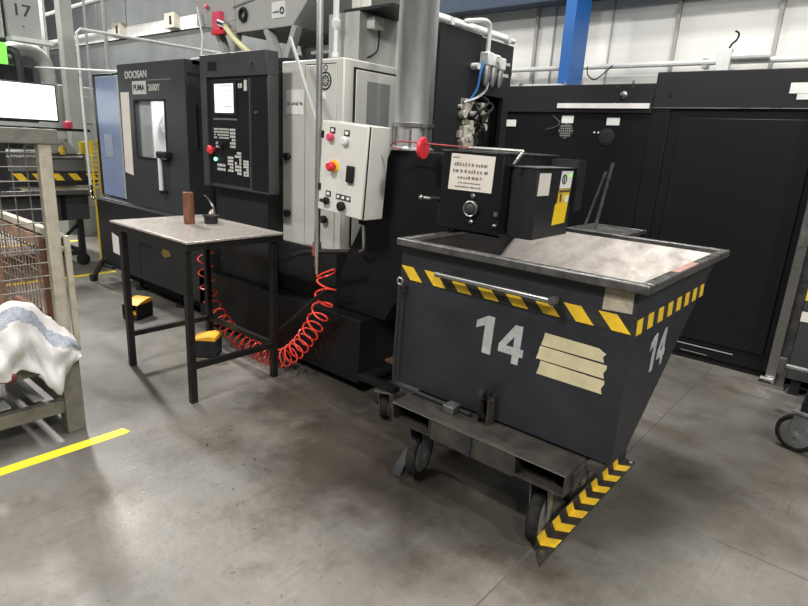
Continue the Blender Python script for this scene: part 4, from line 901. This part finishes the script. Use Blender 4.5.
part('brace', 'machine_dark', bn, beam((-7.15, 2.62, .50), (-7.15, 2.25, .18), .03, .03), box(-7.17, -7.13, 1.2, 2.59, .13, .18), beam((-8.4, 2.62, .16), (-7.15, 2.62, .16), .04, .04))
for x in (-8.4, -7.15):
    for y in (1.2, 2.62): part('wheel', 'rubber', bn, lathe((x-.025, y, .07), XP, [(.04, 0), (.07, .008), (.07, .042), (.04, .05)], 18))
part('hand_wheel', 'chrome', bn, cyl((-7.45, 2.62, 1.30), (-7.5, 2.62, 1.30), .05, 14))
part('dial_plate', 'grey_paint', bn, prism([(2.42, 1.262), (2.80, 1.262), (2.72, 1.38), (2.50, 1.38)], 'x', -7.6, -7.5))
part('yellow_cover', 'bright_yellow', bn, box(-7.6, -7.45, 2.86, 2.96, 1.26, 1.40), label='yellow guard block')
part('valve_box', 'white_pipe', bn, box(-7.6, -7.5, 2.52, 2.70, 1.43, 1.50), box(-7.57, -7.53, 2.58, 2.62, 1.38, 1.43))
part('cross_arm', 'matte_black', bn, box(-7.58, -7.54, 2.45, 2.98, 1.515, 1.545))
part('beacon', 'pink_red', bn, lathe((-7.55, 2.74, 1.545), ZP, [(.045, 0), (.05, .02), (.05, .07), (.03, .085)], 14), label='red mushroom beacon')
# monitor
mo = thing('monitor', 'wide flat monitor with a glowing white screen above the mesh stillage', 'monitor', (-7.2, 1.8, .9))
part('panel', 'machine_dark', mo, rot(box(-7.04, -7.0, 1.30, 2.46, 1.605, 1.985), (-7, 2.4, 1.8), 'Z', 0), bevel=.006)
part('screen', 'screen_white', mo, box(-7.0, -6.996, 1.315, 2.445, 1.625, 1.972), label='blank white lit screen')
part('stand', 'machine_dark', mo, box(-7.08, -7.04, 1.86, 1.94, .915, 1.75), box(-7.2, -6.98, 1.78, 2.02, .895, .915))
part('sensor_bar', 'grey_paint', mo, box(-7.02, -6.98, 1.9, 2.4, 1.55, 1.59))
sg = thing('number_sign', 'grey board marked 17 hanging above the green sign', 'sign', (-8, 2.55, 2.5))
part('board', 'grey_paint', sg, box(-8.06, -8.0, 2.38, 2.72, 2.52, 3.2), bevel=.006)
lettering('number', '17', 'ink', sg, (-7.999, 2.475, 2.745), YP, ZP, .165, .125, .002, .01)
part('lamp', 'key_grey', sg, cyl((-8.0, 2.54, 2.64), (-7.99, 2.54, 2.64), .012, 8))
part('hanger', 'steel', sg, cyl((-8.03, 2.45, 3.2), (-8.03, 2.45, 7), .01, 6), cyl((-8.03, 2.65, 3.2), (-8.03, 2.65, 7), .01, 6))
part('ledge', 'white_pipe', sg, box(-8.1, -7.9, 2.38, 2.80, 2.47, 2.515))
solid('green_sign', 'green_lamp', 'glowing green square sign below the number board', 'sign', (-7.9, 2.2, 2.2), box(-7.95, -7.9, 2.02, 2.315, 2.205, 2.43), bevel=.005)
solid('grey_board', 'grey_paint', 'plain grey board beside the number board', 'board', (-8.1, 1.9, 2.5), box(-8.2, -8.1, 1.5, 2.37, 2.5, 3.2), bevel=.006)
solid('bent_duct', 'grey_paint', 'pale round duct bending down behind the monitor', 'duct', (-8.2, 2.7, 1.7), tube(smoothpath([(-8.25, 2.42, 2.38), (-8.25, 2.60, 2.43), (-8.25, 2.76, 2.36), (-8.25, 2.82, 2.20), (-8.25, 2.83, 1.9), (-8.25, 2.84, 1.3)], 6), .085, 16))
solid('dark_duct', 'machine_graphite', 'dark vertical hose beside the green sign', 'hose', (-8.0, 2.42, 1.8), tube(smoothpath([(-8.1, 2.36, 2.38), (-8.05, 2.43, 2.36), (-8.05, 2.46, 2.25), (-8.05, 2.46, 1.9), (-8.05, 2.47, 1.3)], 5), .045, 12))
solid('shelf_unit', 'machine_dark', 'dark machine head behind the monitor and bent duct', 'machine', (-8.8, 2.2, 1.3), box(-9.0, -8.5, 1.4, 2.75, 1.27, 2.25), box(-8.5, -8.48, 1.5, 2.7, 2.0, 2.03), bevel=.006)
hc = thing('pale_enclosure', 'pale grey green machine enclosure with a door behind the bench', 'machine', (-9.6, 3.4, 0))
part('body', 'pale_green_grey', hc, box(-10.4, -9.3, 3.25, 4.4, 0, 2.12), bevel=.008)
part('door', 'pale_green_grey', hc, box(-9.3, -9.285, 3.50, 3.78, .4, 1.98), bevel=.003)
part('door_gap', 'grey_dark_paint', hc, box(-9.299, -9.294, 3.47, 3.50, .4, 2.0), box(-9.299, -9.294, 3.78, 3.80, .4, 2.0), box(-9.299, -9.28, 3.50, 3.78, 1.60, 1.62))
pc = thing('hall_pillar', 'grey green steel pillar with service pipes near the number board', 'pillar', (-9.1, 3.4, 0))
part('pillar', 'pale_green_grey', pc, box(-9.2, -9.02, 3.32, 3.47, 0, 7))
part('service_pipe', 'grey_paint', pc, cyl((-9.0, 3.62, 0), (-9.0, 3.62, 7), .018, 8)); part('service_pipe', 'grey_paint', pc, cyl((-9.0, 3.88, 0), (-9.0, 3.88, 7), .03, 8))
part('service_pipe', 'galvanised', pc, cyl((-9.2, 3.15, 2.2), (-9.2, 3.15, 7), .05, 8))
dp = thing('drop_pipe', 'white air drop pipe with a small valve beside the blue lathe panel', 'pipe', (-6.75, 2.62, .8))
part('pipe', 'white_pipe', dp, tube([(-6.75, 2.62, .82), (-6.75, 2.62, 2.50), (-6.75, 2.66, 2.54), (-6.75, 4.57, 2.54), (-6.75, 4.6, 2.52), (-6.75, 4.6, 2.5)], .016, 8))
part('valve', 'chrome', dp, lathe((-6.75, 2.62, .84), ZP, [(.02, 0), (.035, .01), (.035, .06), (.02, .07), (.03, .10), (.03, .13)], 10), ball((-6.71, 2.62, .83), .025))
solid('machine_air_line', 'white_pipe', 'thin pale pipe running to the top corner of the lathe door', 'pipe', (-5.8, 2.6, 2.12), cyl((-7.8, 2.55, 2.2), (-5.66, 2.55, 2.085), .010, 8), cyl((-5.70, 2.55, 2.087), (-5.63, 2.55, 2.083), .018, 8))
yg = thing('yellow_ladder_guard', 'narrow yellow wire guard beside the blue lathe panel', 'guard', (-6.8, 2.72, 0))
for y in (2.72, 2.79): part('upright', 'bright_yellow', yg, cyl((-6.9, y, 0), (-6.9, y, 1.44), .010, 6))
for k in range(11): part('rung', 'bright_yellow', yg, cyl((-6.9, 2.70, .92+.05*k), (-6.9, 2.84, .92+.05*k), .007, 6))
solid('pallet_truck', 'machine_dark', 'dark pallet jack fork parked at the lathe end', 'pallet jack', (-6.2, 2.45, 0), beam((-6.3, 2.40, .06), (-6.0, 2.40, .30), .03, .04), beam((-6.2, 2.42, .20), (-5.85, 2.42, .22), .03, .03), cyl((-6.32, 2.37, .04), (-6.32, 2.43, .04), .04, 12))
rb = thing('rear_cover', 'pale grey machine cover standing behind the lathe door', 'machine', (-7, 4.6, 0))
part('body', 'grey_paint', rb, box(-7.6, -4.7, 4.45, 5.0, 0, 2.50), bevel=.006)
part('slot', 'grey_dark_paint', rb, box(-7.3, -6.6, 4.445, 4.45, 2.36, 2.39))
part('dark_panel', 'machine_dark', rb, box(-6.3, -4.7, 4.43, 4.45, 0, 2.47))

# swarf chips scattered on the floor
chips = []
for k in range(70):
    x = random.uniform(-2.6, -.9); y = random.uniform(1.0, 2.1); a = random.uniform(0, pi); s = random.uniform(.003, .010)
    chips.append(rot(box(x-s, x+s, y-s*.3, y+s*.3, 0, .003), (x, y, 0), 'Z', a))
so = meshobj('metal_swarf', chips, 'steel'); so['label'] = 'tiny metal swarf chips scattered on the concrete'; so['category'] = 'swarf'; so['kind'] = 'stuff'
